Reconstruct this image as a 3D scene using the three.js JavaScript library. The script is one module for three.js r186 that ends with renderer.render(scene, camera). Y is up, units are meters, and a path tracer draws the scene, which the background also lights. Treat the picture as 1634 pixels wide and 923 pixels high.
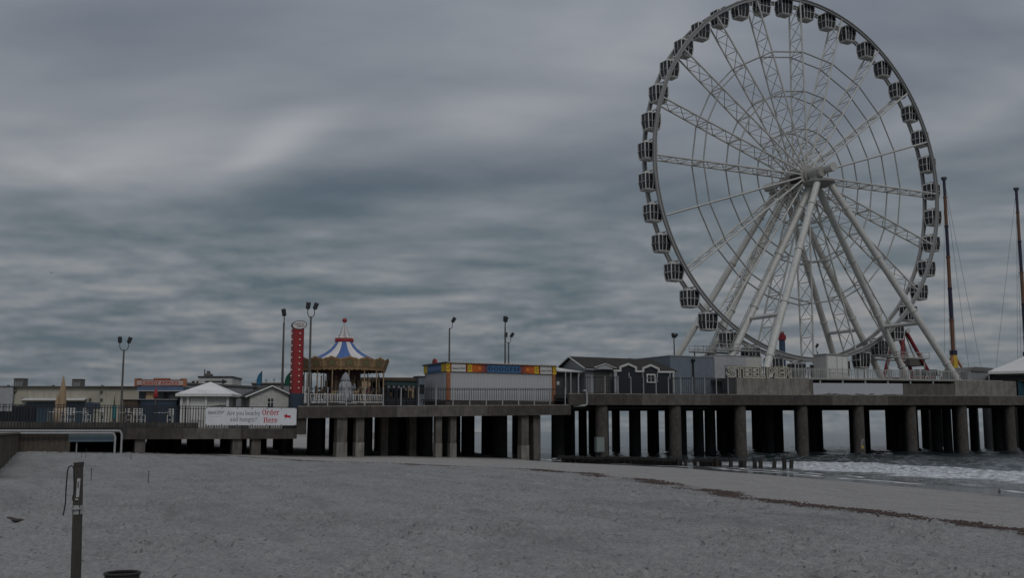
import * as THREE from 'three';
import { mergeGeometries } from 'three/addons/utils/BufferGeometryUtils.js';
import { FontLoader } from 'three/addons/loaders/FontLoader.js';
import { TextGeometry } from 'three/addons/geometries/TextGeometry.js';
import { createNoise2D } from 'simplex-noise';

// ------------------------------------------------------------------ camera, sky, sun, exposure
const scene = new THREE.Scene();
const F = 1711.7, PITCH = Math.atan(227.5 / F), EYE = 3.3, CP = Math.cos(PITCH), SP = Math.sin(PITCH);
const camera = new THREE.PerspectiveCamera(2 * Math.atan(461.5 / F) * 180 / Math.PI, 1634 / 923, 0.1, 20000);
camera.position.set(0, EYE, 0); camera.rotation.x = PITCH; scene.add(camera);
const renderer = new THREE.WebGLRenderer({ antialias: true });
renderer.toneMapping = THREE.LinearToneMapping; renderer.toneMappingExposure = 0.52;
renderer.shadowMap.enabled = true;

let seed = 7;
const rnd = () => { seed = (seed * 1664525 + 1013904223) >>> 0; return seed / 4294967296; };
const rr = (a, b) => a + (b - a) * rnd();
const N1 = createNoise2D(rnd), N2 = createNoise2D(rnd), N3 = createNoise2D(rnd);
const clamp = (x, a = 0, b = 1) => Math.min(b, Math.max(a, x));
const sm = (a, b, x) => { const t = clamp((x - a) / (b - a)); return t * t * (3 - 2 * t); };
const mix = (a, b, t) => a + (b - a) * t;
const fbm = (n, x, y, o = 4, g = 0.5) => { let s = 0, a = 1, t = 0; for (let i = 0; i < o; i++) { s += a * n(x + i * 17.3, y - i * 9.1); t += a; a *= g; x *= 2.03; y *= 2.03; } return s / t; };

{ // overcast sky: one layer of stratocumulus seen in perspective
  const W = 3072, H = 1536, d = new Float32Array(W * H * 4);
  for (let j = 0; j < H; j++) {
    const el = ((j + 0.5) / H - 0.5) * Math.PI, sy = Math.sin(el), cy = Math.cos(el);
    for (let i = 0; i < W; i++) {
      const o = (j * W + i) * 4, az = ((i + 0.5) / W - 0.5) * 2 * Math.PI;
      let r = 0.30, g = 0.32, b = 0.33;
      if (sy > -0.005) {
        const y = Math.max(sy, 0), dx = Math.cos(az) * cy, dz = Math.sin(az) * cy;
        const k = 1 / (y + 0.07), px = dx * k, pz = dz * k;
        const wob = 0.35 * N3(px * 0.5, pz * 0.5);
        const big = fbm(N1, px * 0.34 + 3.1 + wob, pz * 0.34 + wob, 4, 0.5);
        const mid = fbm(N2, px * 0.95 + wob * 0.8, pz * 1.35 + wob * 0.5, 5, 0.55);
        // azimuth and elevation in degrees: thin bright places in the deck and the heavier bank below them
        const a0 = Math.atan2(dx, -dz) * 57.3, e0 = el * 57.3 + 0.5 * N3(px * 1.3, pz * 1.3);
        const bell = (a, e, wa, we, tilt = 0) => { const p = a0 - a, q = e0 - e - tilt * p; return Math.exp(-p * p / wa / wa - q * q / we / we); };
        const low = sm(0.26, 0.08, y), rag = 0.07 * fbm(N3, px * 3.1 + wob * 2, pz * 3.6, 4, 0.65) * sm(0.34, 0.2, y);
        let v = 0.43 + rag - 0.10 * sm(0.18, 0.34, y) * sm(0.8, 0.5, y) + 0.20 * big + (0.15 + 0.22 * low) * mid + 0.30 * low * fbm(N1, px * 2.3 + wob, pz * 3.4, 4, 0.6);
        v += 0.27 * bell(-11.8, 15.4, 2.6, 0.9, 0.3) + 0.20 * bell(-14, 14.0, 2.0, 0.6, 0.2) + 0.18 * bell(-20, 14.6, 9, 2.4, 0.1) + 0.20 * bell(-23.5, 12.3, 3.2, 0.9) + 0.24 * bell(-1.6, 16.8, 5, 1.1, 0.05) + 0.10 * bell(4, 20, 12, 3) + 0.2 * bell(23.5, 15.4, 6, 1.3, 0.15) + 0.12 * bell(21, 6.5, 9, 1.6);
        v -= 0.30 * bell(-8, 12.5, 11, 1.3, 0.16) + 0.16 * bell(6, 13.2, 7, 1.6, 0.05) + 0.12 * bell(-21, 9.8, 7, 0.8) + 0.14 * bell(-23, 20, 7, 2.2, 0.1) + 0.12 * bell(-5, 18.6, 5, 1.0);
        v = clamp(v, 0.02, 1.2);
        const haze = Math.exp(-y * 16);
        v = mix(v, 0.56 + 0.6 * (v - 0.56), haze);
        const t = sm(-0.12, 1.2, v), hi = sm(0.14, 0.3, y), warm = low * sm(0.5, 0.8, v) * 0.05;
        r = mix(mix(0.128, 0.158, hi), 0.63 + warm, t); g = mix(mix(0.192, 0.196, hi), 0.65, t); b = mix(mix(0.235, 0.255, hi), 0.685 - warm, t);
        const lift = (1 + 1.6 * y) / 1.14; // overcast luminance grows towards the zenith
        r *= lift; g *= lift; b *= lift;
      }
      d[o] = r; d[o + 1] = g; d[o + 2] = b; d[o + 3] = 1;
    }
  }
  const t = new THREE.DataTexture(d, W, H, THREE.RGBAFormat, THREE.FloatType);
  t.mapping = THREE.EquirectangularReflectionMapping; t.magFilter = THREE.LinearFilter; t.minFilter = THREE.LinearFilter; t.needsUpdate = true;
  scene.background = t; scene.environment = t;
}
const sun = new THREE.DirectionalLight(new THREE.Color(1, 0.97, 0.93), 1.15);
sun.position.set(70, 160, 60); sun.target.position.set(10, 0, -100); sun.castShadow = true; sun.shadow.radius = 40;
Object.assign(sun.shadow.camera, { left: -150, right: 150, top: 150, bottom: -150, near: 1, far: 500 }); sun.shadow.mapSize.set(2048, 2048);
scene.add(sun, sun.target);

// ------------------------------------------------------------------ helpers: places
const PHI = 0.478, PT = [Math.cos(PHI), 0, -Math.sin(PHI)], PN = [Math.sin(PHI), 0, Math.cos(PHI)], OZ = -128.7;
const sight = (px, py) => { const x = (px - 817) / F, y = (461.5 - py) / F; return [x, y * CP + SP, y * SP - CP]; };
const dot = (a, b) => a[0] * b[0] + a[2] * b[2];
// a surveyed place: w metres behind the pier's seaward edge line, or Z metres out; turn = heading of its front
class Spot {
  constructor(px, py, { w, Z, turn = PHI, y } = {}) {
    const d = sight(px, py), k = w !== undefined ? (OZ * PN[2] - w) / dot(d, PN) : Z / -d[2];
    this.o = [k * d[0], y ?? EYE + k * d[1], k * d[2]]; this.turn = turn;
    this.t = [Math.cos(turn), 0, -Math.sin(turn)]; this.n = [Math.sin(turn), 0, Math.cos(turn)];
  }
  at(px, py, z = 0) { const d = sight(px, py), k = (dot(this.o, this.n) + z) / dot(d, this.n); return [dot([k * d[0], 0, k * d[2]], this.t) - dot(this.o, this.t), EYE + k * d[1] - this.o[1]]; }
  x(px, z = 0, py = 640) { return this.at(px, py, z)[0]; }
  y(py, px = 0, z = 0) { return this.at(px || this.px, py, z)[1]; }
  zAt(px, x, py = 600) { const d = sight(px, py), k = (dot(this.o, this.t) + x) / dot(d, this.t); return dot([k * d[0], 0, k * d[2]], this.n) - dot(this.o, this.n); }
}
const pierPt = (px, py, w = 0) => { const s = new Spot(px, py, { w }); return { s: s.o[0] * PT[0] + (s.o[2] - OZ) * PT[2], y: s.o[1] }; };
const toWorld = (s, y, w) => [s * PT[0] - w * PN[0], y, OZ + s * PT[2] - w * PN[2]];

// ------------------------------------------------------------------ helpers: geometry
const V = (x, y, z) => new THREE.Vector3(x, y, z);
function clean(g) { let h = g.index ? g.toNonIndexed() : g; for (const k of Object.keys(h.attributes)) if (!['position', 'normal', 'uv'].includes(k)) h.deleteAttribute(k); h.morphAttributes = {}; return h; }
const merge = (a) => { a = (Array.isArray(a) ? a.flat(9) : [a]).map(clean); return a.length === 1 ? a[0] : mergeGeometries(a); };
function box(sx, sy, sz, x = 0, y = 0, z = 0, rz = 0, ry = 0) { // uv in metres
  const g = new THREE.BoxGeometry(sx, sy, sz), u = g.attributes.uv, L = [[sz, sy], [sz, sy], [sx, sz], [sx, sz], [sx, sy], [sx, sy]], a = rnd() * 9, b = rnd() * 9;
  for (let f = 0; f < 6; f++) for (let k = 0; k < 4; k++) { const i = f * 4 + k; u.setXY(i, u.getX(i) * L[f][0] + a, u.getY(i) * L[f][1] + b); }
  if (rz) g.rotateZ(rz); if (ry) g.rotateY(ry);
  return g.translate(x, y, z);
}
function span(x0, x1, y0, y1, z0, z1) { return box(Math.abs(x1 - x0), Math.abs(y1 - y0), Math.abs(z1 - z0), (x0 + x1) / 2, (y0 + y1) / 2, (z0 + z1) / 2); }
function bar(a, b, r, seg = 8, r2 = r) { // round bar from a to b
  const A = V(...a), B = V(...b), l = A.distanceTo(B), g = new THREE.CylinderGeometry(r2, r, l, seg, 1), u = g.attributes.uv;
  for (let i = 0; i < u.count; i++) u.setXY(i, u.getX(i) * r * 6.28, u.getY(i) * l);
  g.applyQuaternion(new THREE.Quaternion().setFromUnitVectors(V(0, 1, 0), B.clone().sub(A).normalize()));
  return g.translate((a[0] + b[0]) / 2, (a[1] + b[1]) / 2, (a[2] + b[2]) / 2);
}
function hexa(c) { // eight corners: bottom four then top four, each running round
  const q = [[0, 1, 5, 4], [1, 2, 6, 5], [2, 3, 7, 6], [3, 0, 4, 7], [4, 5, 6, 7], [3, 2, 1, 0]], P = [], U = [];
  for (const f of q) {
    const [A, B, C, D] = f.map((i) => V(...c[i])), w = A.distanceTo(B), h = A.distanceTo(D), w2 = D.distanceTo(C);
    for (const [p, uv] of [[A, [0, 0]], [B, [w, 0]], [C, [w2, h]], [A, [0, 0]], [C, [w2, h]], [D, [0, h]]]) { P.push(p.x, p.y, p.z); U.push(...uv); }
  }
  const g = new THREE.BufferGeometry(); g.setAttribute('position', new THREE.Float32BufferAttribute(P, 3)); g.setAttribute('uv', new THREE.Float32BufferAttribute(U, 2)); g.computeVertexNormals(); return g;
}
function prism(pts, z0, z1, bevel = 0) { // outline in x, y pushed from z0 to z1
  const s = new THREE.Shape(pts.map(([x, y]) => new THREE.Vector2(x, y)));
  const g = new THREE.ExtrudeGeometry(s, { depth: z1 - z0 - 2 * bevel, bevelEnabled: bevel > 0, bevelSize: bevel, bevelThickness: bevel, bevelSegments: 1, curveSegments: 12 }); return g.translate(0, 0, z0 + bevel);
}
const lathe = (pts, seg = 24, a0 = 0, al = Math.PI * 2) => new THREE.LatheGeometry(pts.map(([x, y]) => new THREE.Vector2(x, y)), seg, a0, al);
const ball = (r, x, y, z, a = 10, b = 8) => new THREE.SphereGeometry(r, a, b).translate(x, y, z);
function hose(pts, r, seg = 40, sides = 7) { return new THREE.TubeGeometry(new THREE.CatmullRomCurve3(pts.map((p) => V(...p))), seg, r, sides); }

const taken = {};
const numbered = (n) => { const k = taken[n] = (taken[n] ?? -1) + 1; return k ? `${n}_${String(k).padStart(3, '0')}` : n; };
function mesh(name, geos, mat, parent) { const m = new THREE.Mesh(merge(geos), mat); m.name = name; m.castShadow = m.receiveShadow = true; parent.add(m); return m; }
function share(name, g, mat, parent, x = 0, y = 0, z = 0, ry = 0) { const m = new THREE.Mesh(g, mat); m.name = name; m.position.set(x, y, z); m.rotation.y = ry; m.castShadow = m.receiveShadow = true; parent.add(m); return m; }
function thing(name, label, category, pos, turn = 0, group) {
  const o = new THREE.Group(); o.name = numbered(name); o.position.set(...pos); o.rotation.y = turn; scene.add(o);
  o.userData = { label, category }; if (group) o.userData.group = group; return o;
}
function solo(name, label, category, geos, mat, pos = [0, 0, 0], turn = 0, group) { const m = mesh(numbered(name), geos, mat, scene); m.position.set(...pos); m.rotation.y = turn; m.userData = { label, category }; if (group) m.userData.group = group; return m; }
const here = (s, name, label, category, group) => thing(name, label, category, s.o, s.turn, group);
function struct(name, label, geos, mat) { const m = mesh(numbered(name), geos, mat, scene); m.userData = { kind: 'structure', label, category: name.replace(/_/g, ' ') }; return m; }

// ------------------------------------------------------------------ materials
function tex(W, H, fn, { srgb = true, mirror = true } = {}) {
  const d = new Uint8Array(W * H * 4);
  for (let j = 0; j < H; j++) for (let i = 0; i < W; i++) { const c = fn(i / W, j / H), o = (j * W + i) * 4; for (let k = 0; k < 3; k++) d[o + k] = clamp(typeof c === 'number' ? c : c[k]) * 255; d[o + 3] = 255; }
  const t = new THREE.DataTexture(d, W, H); t.magFilter = THREE.LinearFilter; t.minFilter = THREE.LinearMipmapLinearFilter; t.generateMipmaps = true;
  t.wrapS = t.wrapT = mirror === 'repeat' ? THREE.RepeatWrapping : mirror ? THREE.MirroredRepeatWrapping : THREE.ClampToEdgeWrapping; if (srgb) t.colorSpace = THREE.SRGBColorSpace; t.needsUpdate = true; return t;
}
const tiled = (fn) => (u, v) => { const a = [fn(u, v), fn(u - 1, v), fn(u, v - 1), fn(u - 1, v - 1)], w = [(1 - u) * (1 - v), u * (1 - v), (1 - u) * v, u * v], n = Math.hypot(...w), m = [0, 1, 2].map((k) => a.reduce((p, c, i) => p + c[k] * w[i], 0)), c0 = [0.9, 0.88, 0.86]; return m.map((x, k) => c0[k] + (x - c0[k]) / Math.max(n, 0.5)); };
const rep = (t, x, y = x) => { const c = t.clone(); c.repeat.set(x, y); c.needsUpdate = true; return c; };
const stainTex = tex(512, 512, tiled((u, v) => { // weathered paint or cement: blotches and runs
  const n = fbm(N1, u * 6, v * 6, 5), f = N2(u * 120, v * 120) * 0.5, run = Math.max(0, N3(u * 34, v * 2.2)) * Math.max(0, N1(u * 9, v * 3) + 0.2);
  const k = 0.95 + 0.05 * n + 0.02 * f - 0.14 * run; return [k, k * 0.985, k * 0.965];
}), { mirror: 'repeat' });
const grimeTex = tex(512, 512, tiled((u, v) => { // heavier: spalled, damp concrete
  const n = fbm(N2, u * 4, v * 4, 5), f = N1(u * 140, v * 140), run = Math.max(0, N3(u * 26, v * 1.6)), sp = sm(0.25, 0.4, fbm(N1, u * 7 + 5, v * 5, 3));
  const k = 0.86 + 0.12 * n + 0.04 * f - 0.14 * run + 0.07 * sp; return [k, k * 0.975, k * 0.95];
}), { mirror: 'repeat' });
const woodTex = tex(256, 512, (u, v) => { const g = fbm(N1, u * 14, v * 1.2, 4), f = N2(u * 90, v * 5); const k = 0.78 + 0.2 * g + 0.07 * f; return [k, k * 0.96, k * 0.9]; });
const flecks = tex(256, 256, (u, v) => 0.5 + 0.5 * fbm(N3, u * 24, v * 24, 4), { srgb: false });
const M = {};
const std = (r, g, b, rough = 0.8, o = {}) => new THREE.MeshStandardMaterial({ color: new THREE.Color().setRGB(r, g, b), roughness: rough, ...o });
const stain = (r, g, b, rough = 0.75, k = 0.25) => std(r, g, b, rough, { map: rep(stainTex, k), bumpMap: rep(flecks, k * 1.5), bumpScale: 0.006 });
const grime = (r, g, b, k = 0.12) => std(r, g, b, 0.9, { map: rep(grimeTex, k), bumpMap: rep(flecks, k * 3), bumpScale: 0.012 });
M.steel = stain(0.62, 0.62, 0.60, 0.5, 0.2); M.steelDim = stain(0.40, 0.40, 0.39, 0.55, 0.2); M.rim = stain(0.33, 0.335, 0.34, 0.5, 0.2);
M.white = stain(0.74, 0.74, 0.74, 0.6); M.offwhite = stain(0.58, 0.58, 0.57, 0.7); M.cream = stain(0.46, 0.44, 0.37, 0.8, 0.1); M.grey = stain(0.26, 0.275, 0.30, 0.8); M.greyLight = stain(0.40, 0.41, 0.44, 0.75);
M.hall = stain(0.47, 0.48, 0.51, 0.7, 0.08); M.hall2 = stain(0.46, 0.47, 0.50, 0.7, 0.08); M.darkgrey = stain(0.06, 0.062, 0.066, 0.7); M.black = std(0.02, 0.021, 0.024, 0.6); M.iron = std(0.03, 0.032, 0.036, 0.5, { metalness: 0.3 }); M.galv = stain(0.40, 0.41, 0.42, 0.45); M.pole = stain(0.12, 0.115, 0.11, 0.6);
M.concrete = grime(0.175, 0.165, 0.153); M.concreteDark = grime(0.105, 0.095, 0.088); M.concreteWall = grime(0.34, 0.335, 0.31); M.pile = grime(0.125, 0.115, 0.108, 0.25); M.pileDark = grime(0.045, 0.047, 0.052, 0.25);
M.wood = std(0.16, 0.125, 0.095, 0.9, { map: rep(woodTex, 0.8), bumpMap: rep(flecks, 1), bumpScale: 0.01 }); M.oldwood = std(0.17, 0.155, 0.14, 0.9, { map: rep(woodTex, 0.8), bumpMap: rep(woodTex, 0.8), bumpScale: 0.012 }); M.greywood = std(0.10, 0.095, 0.09, 0.9, { map: rep(woodTex, 3), bumpMap: rep(woodTex, 3), bumpScale: 0.006 }); M.wetwood = std(0.045, 0.042, 0.04, 0.7, { map: rep(woodTex, 0.8) });
M.glass = new THREE.MeshPhysicalMaterial({ color: new THREE.Color().setRGB(0.012, 0.014, 0.016), roughness: 0.12 });
M.pane = new THREE.MeshPhysicalMaterial({ color: new THREE.Color().setRGB(0.02, 0.023, 0.026), roughness: 0.1 });
M.roof = std(0.045, 0.04, 0.038, 0.95, { map: rep(grimeTex, 0.5), bumpMap: rep(flecks, 3), bumpScale: 0.01 }); M.navy = stain(0.02, 0.025, 0.034, 0.8);
M.red = stain(0.34, 0.025, 0.03, 0.55); M.redDeep = stain(0.22, 0.02, 0.028, 0.6); M.blue = stain(0.06, 0.14, 0.40, 0.6); M.navyBlue = stain(0.035, 0.058, 0.09, 0.7); M.teal = stain(0.03, 0.22, 0.26, 0.7); M.green = stain(0.03, 0.2, 0.12, 0.7); M.yellow = stain(0.62, 0.42, 0.05, 0.6); M.orange = stain(0.36, 0.14, 0.05, 0.7); M.canvas = stain(0.72, 0.70, 0.70, 0.9); M.tan = stain(0.42, 0.31, 0.20, 0.9); M.bulb = std(0.85, 0.72, 0.62, 0.3); M.silver = std(0.55, 0.6, 0.66, 0.45, { map: rep(grimeTex, 1.2), bumpMap: rep(flecks, 2), bumpScale: 0.05 }); M.blueGrey = stain(0.17, 0.205, 0.25, 0.75, 0.15); M.rubber = std(0.012, 0.012, 0.013, 0.6); M.purple = stain(0.022, 0.022, 0.055, 0.5); M.rust = stain(0.17, 0.085, 0.05, 0.7); M.brick = stain(0.38, 0.16, 0.09, 0.85);
function paint(W, H, draw, rough = 0.7) { const c = document.createElement('canvas'); c.width = W; c.height = H; const x = c.getContext('2d'); draw(x, W, H); const t = new THREE.CanvasTexture(c); t.colorSpace = THREE.SRGBColorSpace; return new THREE.MeshStandardMaterial({ map: t, roughness: rough }); }
const sheet = (w, h, x, y, z, ry = 0) => { const g = new THREE.PlaneGeometry(w, h); if (ry) g.rotateY(ry); return g.translate(x, y, z); };
// a printed board: real thickness, print on its front face only (groups dropped: the print is a thin sheet 3 mm proud)
function board(name, w, h, dep, x, y, z, mat, back, parent, ry = 0) { const b = share(name, clean(box(w, h, dep)), back, parent, x, y, z, ry); share('print', clean(sheet(w * 0.995, h * 0.99, 0, 0, dep / 2 + 0.004)), mat, b); return b; }
function script(x, cx, cy, s, col) { // flowing script mark with a swash beneath
  x.save(); x.translate(cx, cy); x.scale(s, s); x.strokeStyle = col; x.fillStyle = col; x.lineCap = 'round'; x.lineWidth = 5;
  x.save(); x.rotate(-0.06); x.font = 'italic bold 52px serif'; x.textAlign = 'center'; x.fillText('Steel Pier', 0, 4); x.restore();
  x.beginPath(); x.moveTo(-92, 22); x.bezierCurveTo(-60, 2, -30, 14, 0, 14); x.bezierCurveTo(40, 12, 70, 30, 98, 8); x.stroke(); x.lineWidth = 3; x.beginPath(); x.arc(-88, 8, 14, 0.4, 5); x.stroke();
  x.restore();
}

// ------------------------------------------------------------------ ground: beach and sea
const SHORE = [[-4000, 60], [-200, 45], [10, 33], [20, 32], [40, 30], [57, 27.2], [71, 24.4], [88, 20], [100, 16.6], [108, 12], [117, 6.5], [128, 3.5], [150, 0], [200, -8], [400, -50], [9000, -1500]];
const shoreX = (Z) => { let i = 0; while (i < SHORE.length - 2 && Z > SHORE[i + 1][0]) i++; const [a, b] = [SHORE[i], SHORE[i + 1]], t = clamp((Z - a[0]) / (b[0] - a[0])); return mix(a[1], b[1], t) + 0.5 * N3(Z * 0.06, 3.3) * clamp(Z / 40); };
function groundBase(X, Z) {
  const d = shoreX(Z) - X;
  if (d < 0) return Math.max(-2.5, d * 0.07);
  let y = 0.36 * sm(0, 15, d) + 0.10 * sm(14, 18, d) + 0.08 * sm(18, 36, d) - 0.14 * sm(40, 14, Z);
  y += clamp((-20 - X) / 28, 0, 1.6) * 0.9 * sm(20, 70, Z);
  return y;
}
const WR = [[10, 14.5], [20, 15], [31, 16], [46, 18.7], [65, 18.6], [81, 19.7], [90, 25.6], [97, 30], [112, 40], [500, 60]];
const wrackD = (Z) => { let i = 0; while (i < WR.length - 2 && Z > WR[i + 1][0]) i++; const t = clamp((Z - WR[i][0]) / (WR[i + 1][0] - WR[i][0])); return mix(WR[i][1], WR[i + 1][1], t) + 0.9 * N1(Z * 0.08, 8.8) + 0.5 * N1(Z * 0.3, 2.2); };
function lines(parts) { const r = [parts[0][0]]; for (const [a, b, step] of parts) { const n = Math.max(1, Math.round((b - a) / step)); for (let i = 1; i <= n; i++) r.push(a + (b - a) * i / n); } return r; }
function sheetGrid(xs, zs, fy, fc, uvf) {
  const nx = xs.length, nz = zs.length, P = new Float32Array(nx * nz * 3), C = fc && new Float32Array(nx * nz * 3), U = new Float32Array(nx * nz * 2), I = new Uint32Array((nx - 1) * (nz - 1) * 6);
  for (let j = 0; j < nz; j++) for (let i = 0; i < nx; i++) {
    const o = j * nx + i, X = xs[i], Z = zs[j]; P[o * 3] = X; P[o * 3 + 1] = fy(X, Z); P[o * 3 + 2] = -Z;
    if (fc) { const c = fc(X, Z); C[o * 3] = c[0]; C[o * 3 + 1] = c[1]; C[o * 3 + 2] = c[2]; }
    const u = uvf(X, Z); U[o * 2] = u[0]; U[o * 2 + 1] = u[1];
  }
  let k = 0; for (let j = 0; j < nz - 1; j++) for (let i = 0; i < nx - 1; i++) { const a = j * nx + i, b = a + 1, c = a + nx, d = c + 1; I.set([a, b, c, b, d, c], k); k += 6; }
  const g = new THREE.BufferGeometry(); g.setAttribute('position', new THREE.BufferAttribute(P, 3)); g.setAttribute('uv', new THREE.BufferAttribute(U, 2)); if (fc) g.setAttribute('color', new THREE.BufferAttribute(C, 3)); g.setIndex(new THREE.BufferAttribute(I, 1)); g.computeVertexNormals(); return g;
}
{
  const xs = lines([[-6000, -400, 400], [-400, -80, 20], [-80, -22, 0.4], [-22, 22, 0.13], [22, 46, 0.4]]);
  const zs = [-400, -100, 0]; for (let z = 11; z < 150; z += Math.max(0.09, z * 0.0042)) zs.push(z); zs.push(...lines([[152, 300, 8], [300, 6000, 300]]));
  const trod = (X, Z) => { // footprints, ruts and wind-blown lumps
    const d = shoreX(Z) - X, k = sm(wrackD(Z) - 1, wrackD(Z) + 2, d) * sm(170, 90, Z);
    const a = fbm(N1, X * 0.9, Z * 0.9, 3), b = N2(X * 2.6, Z * 2.6), c = N3(X * 5.2 + 40, Z * 5.2), pit = -Math.max(0, N2(X * 1.7 + 90, Z * 1.7) - 0.25);
    const e = N1(X * 9 + 70, Z * 9), track = Math.max(0, N2((X * 0.8 + Z * 0.6) * 0.9, (Z * 0.8 - X * 0.6) * 0.06 + 5) - 0.2);
    const rough = 0.55 + 0.75 * sm(-0.3, 0.5, fbm(N3, X * 0.16, Z * 0.1, 2)); return k * rough * (0.06 * a + 0.065 * b + 0.055 * c + 0.026 * e + 0.20 * pit - 0.07 * track) + 0.05 * N3(X * 0.12, Z * 0.12) * sm(2, 14, d);
  };
  const tyres = (X, Z) => { const p = X * 0.923 + Z * 0.386 + 1.1 * N1(Z * 0.035, 6.6), l = Z * 0.923 - X * 0.386; let r = 0; for (const [q, a] of [[-1.5, 1], [0.3, 1], [4.2, 0.8], [6.0, 0.8], [9.4, 1], [11.2, 1], [13.0, 0.7], [19.5, 0.9], [21.3, 0.9], [24.6, 0.8], [26.4, 0.8]]) { const e = Math.abs(p - q - 0.25 * N2(l * 0.09, q * 3)); if (e < 0.6) r += a * (Math.max(0, 1 - e / 0.26) - 0.5 * Math.max(0, 1 - Math.abs(e - 0.38) / 0.16)) * sm(-0.5, 0.2, N3(l * 0.07, q)); } return r; };
  const ruts = (X, Z) => { const d = shoreX(Z) - X; let r = 0; for (const q of [4.6, 6.4, 8.0, 9.6, 11.2, 13.4]) { const e = Math.abs(d - q - 0.5 * N1(Z * 0.05, q)); r += 1.4 * Math.max(0, 1 - e / 0.2) * (0.4 + 0.6 * sm(-0.3, 0.4, N2(Z * 0.12, q * 5))); } return r; };
  const fy = (X, Z) => groundBase(X, Z) + (Z < 160 && X > -90 && X < 46 ? trod(X, Z) - 0.03 * ruts(X, Z) - 0.07 * tyres(X, Z) * sm(wrackD(Z), wrackD(Z) + 2, shoreX(Z) - X) : 0);
  const fc = (X, Z) => {
    const d = shoreX(Z) - X, wet = sm(3.6, 0.6, d + 0.8 * N1(X * 0.2, Z * 0.2)), wr = wrackD(Z), up = sm(wr - 0.4, wr + 0.6, d);
    const n = fbm(N2, X * 0.25, Z * 0.25, 4), m = fbm(N1, X * 1.3, Z * 1.3, 3), f = N3(X * 4, Z * 4);
    let k = 0.415 + 0.035 * n + 0.045 * m + 0.03 * f; k *= 1 - 0.13 * up * sm(0.0, 0.55, fbm(N2, (X * 0.92 + Z * 0.39) * 0.35, (X * 0.39 - Z * 0.92) * 0.045, 3)); k *= 1 - 0.10 * up * sm(0.1, 0.6, fbm(N3, X * 0.5, Z * 0.22, 4)); k *= mix(1.08, 1.0, up);
    const damp = sm(0.15, 0.5, fbm(N3, X * 0.07 + 3, Z * 0.05, 3)) * up * 0.10; k *= 1 - damp;
    k *= 1 - 0.12 * clamp(tyres(X, Z)) * up; k *= 1 - 0.52 * wet; k *= 1 - 0.16 * clamp(ruts(X, Z)) * (1 - wet);
    const weed = sm(1.6, 0, Math.abs(d - wr)) * sm(-0.15, 0.5, fbm(N1, X * 1.8, Z * 1.1, 3)) + 0.7 * sm(0.42, 0.62, fbm(N2, X * 1.6 + 7, Z * 1.2, 3)) * sm(0, 3, d - wr) * sm(16, 2, d - wr);
    const w = clamp(weed) * 0.55; const warm = mix(1.03, 1.0, up);
    return [mix(k * 1.025 * warm, 0.11, w), mix(k * 0.985, 0.085, w), mix(k * 0.945 / warm, 0.07, w)];
  };
  const sandTex = tex(1024, 1024, (u, v) => { const k = 0.88 + 0.13 * fbm(N1, u * 30, v * 30, 4, 0.65) + 0.07 * N2(u * 260, v * 260) - 0.20 * sm(0.5, 0.8, N3(u * 44, v * 44)) * sm(0.1, 0.5, N1(u * 11, v * 11)); return [k, k, k]; });
  const m = new THREE.MeshStandardMaterial({ vertexColors: true, roughness: 0.95, map: rep(sandTex, 1 / 7), bumpMap: rep(sandTex, 1 / 7), bumpScale: 0.10 });
  const g = sheetGrid(xs, zs, fy, fc, (X, Z) => [X, Z]);
  const o = new THREE.Mesh(g, m); o.name = 'beach'; o.receiveShadow = o.castShadow = true; o.userData = { kind: 'structure', label: 'grey trodden sand beach sloping down to the surf', category: 'beach' }; scene.add(o);
}
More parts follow.
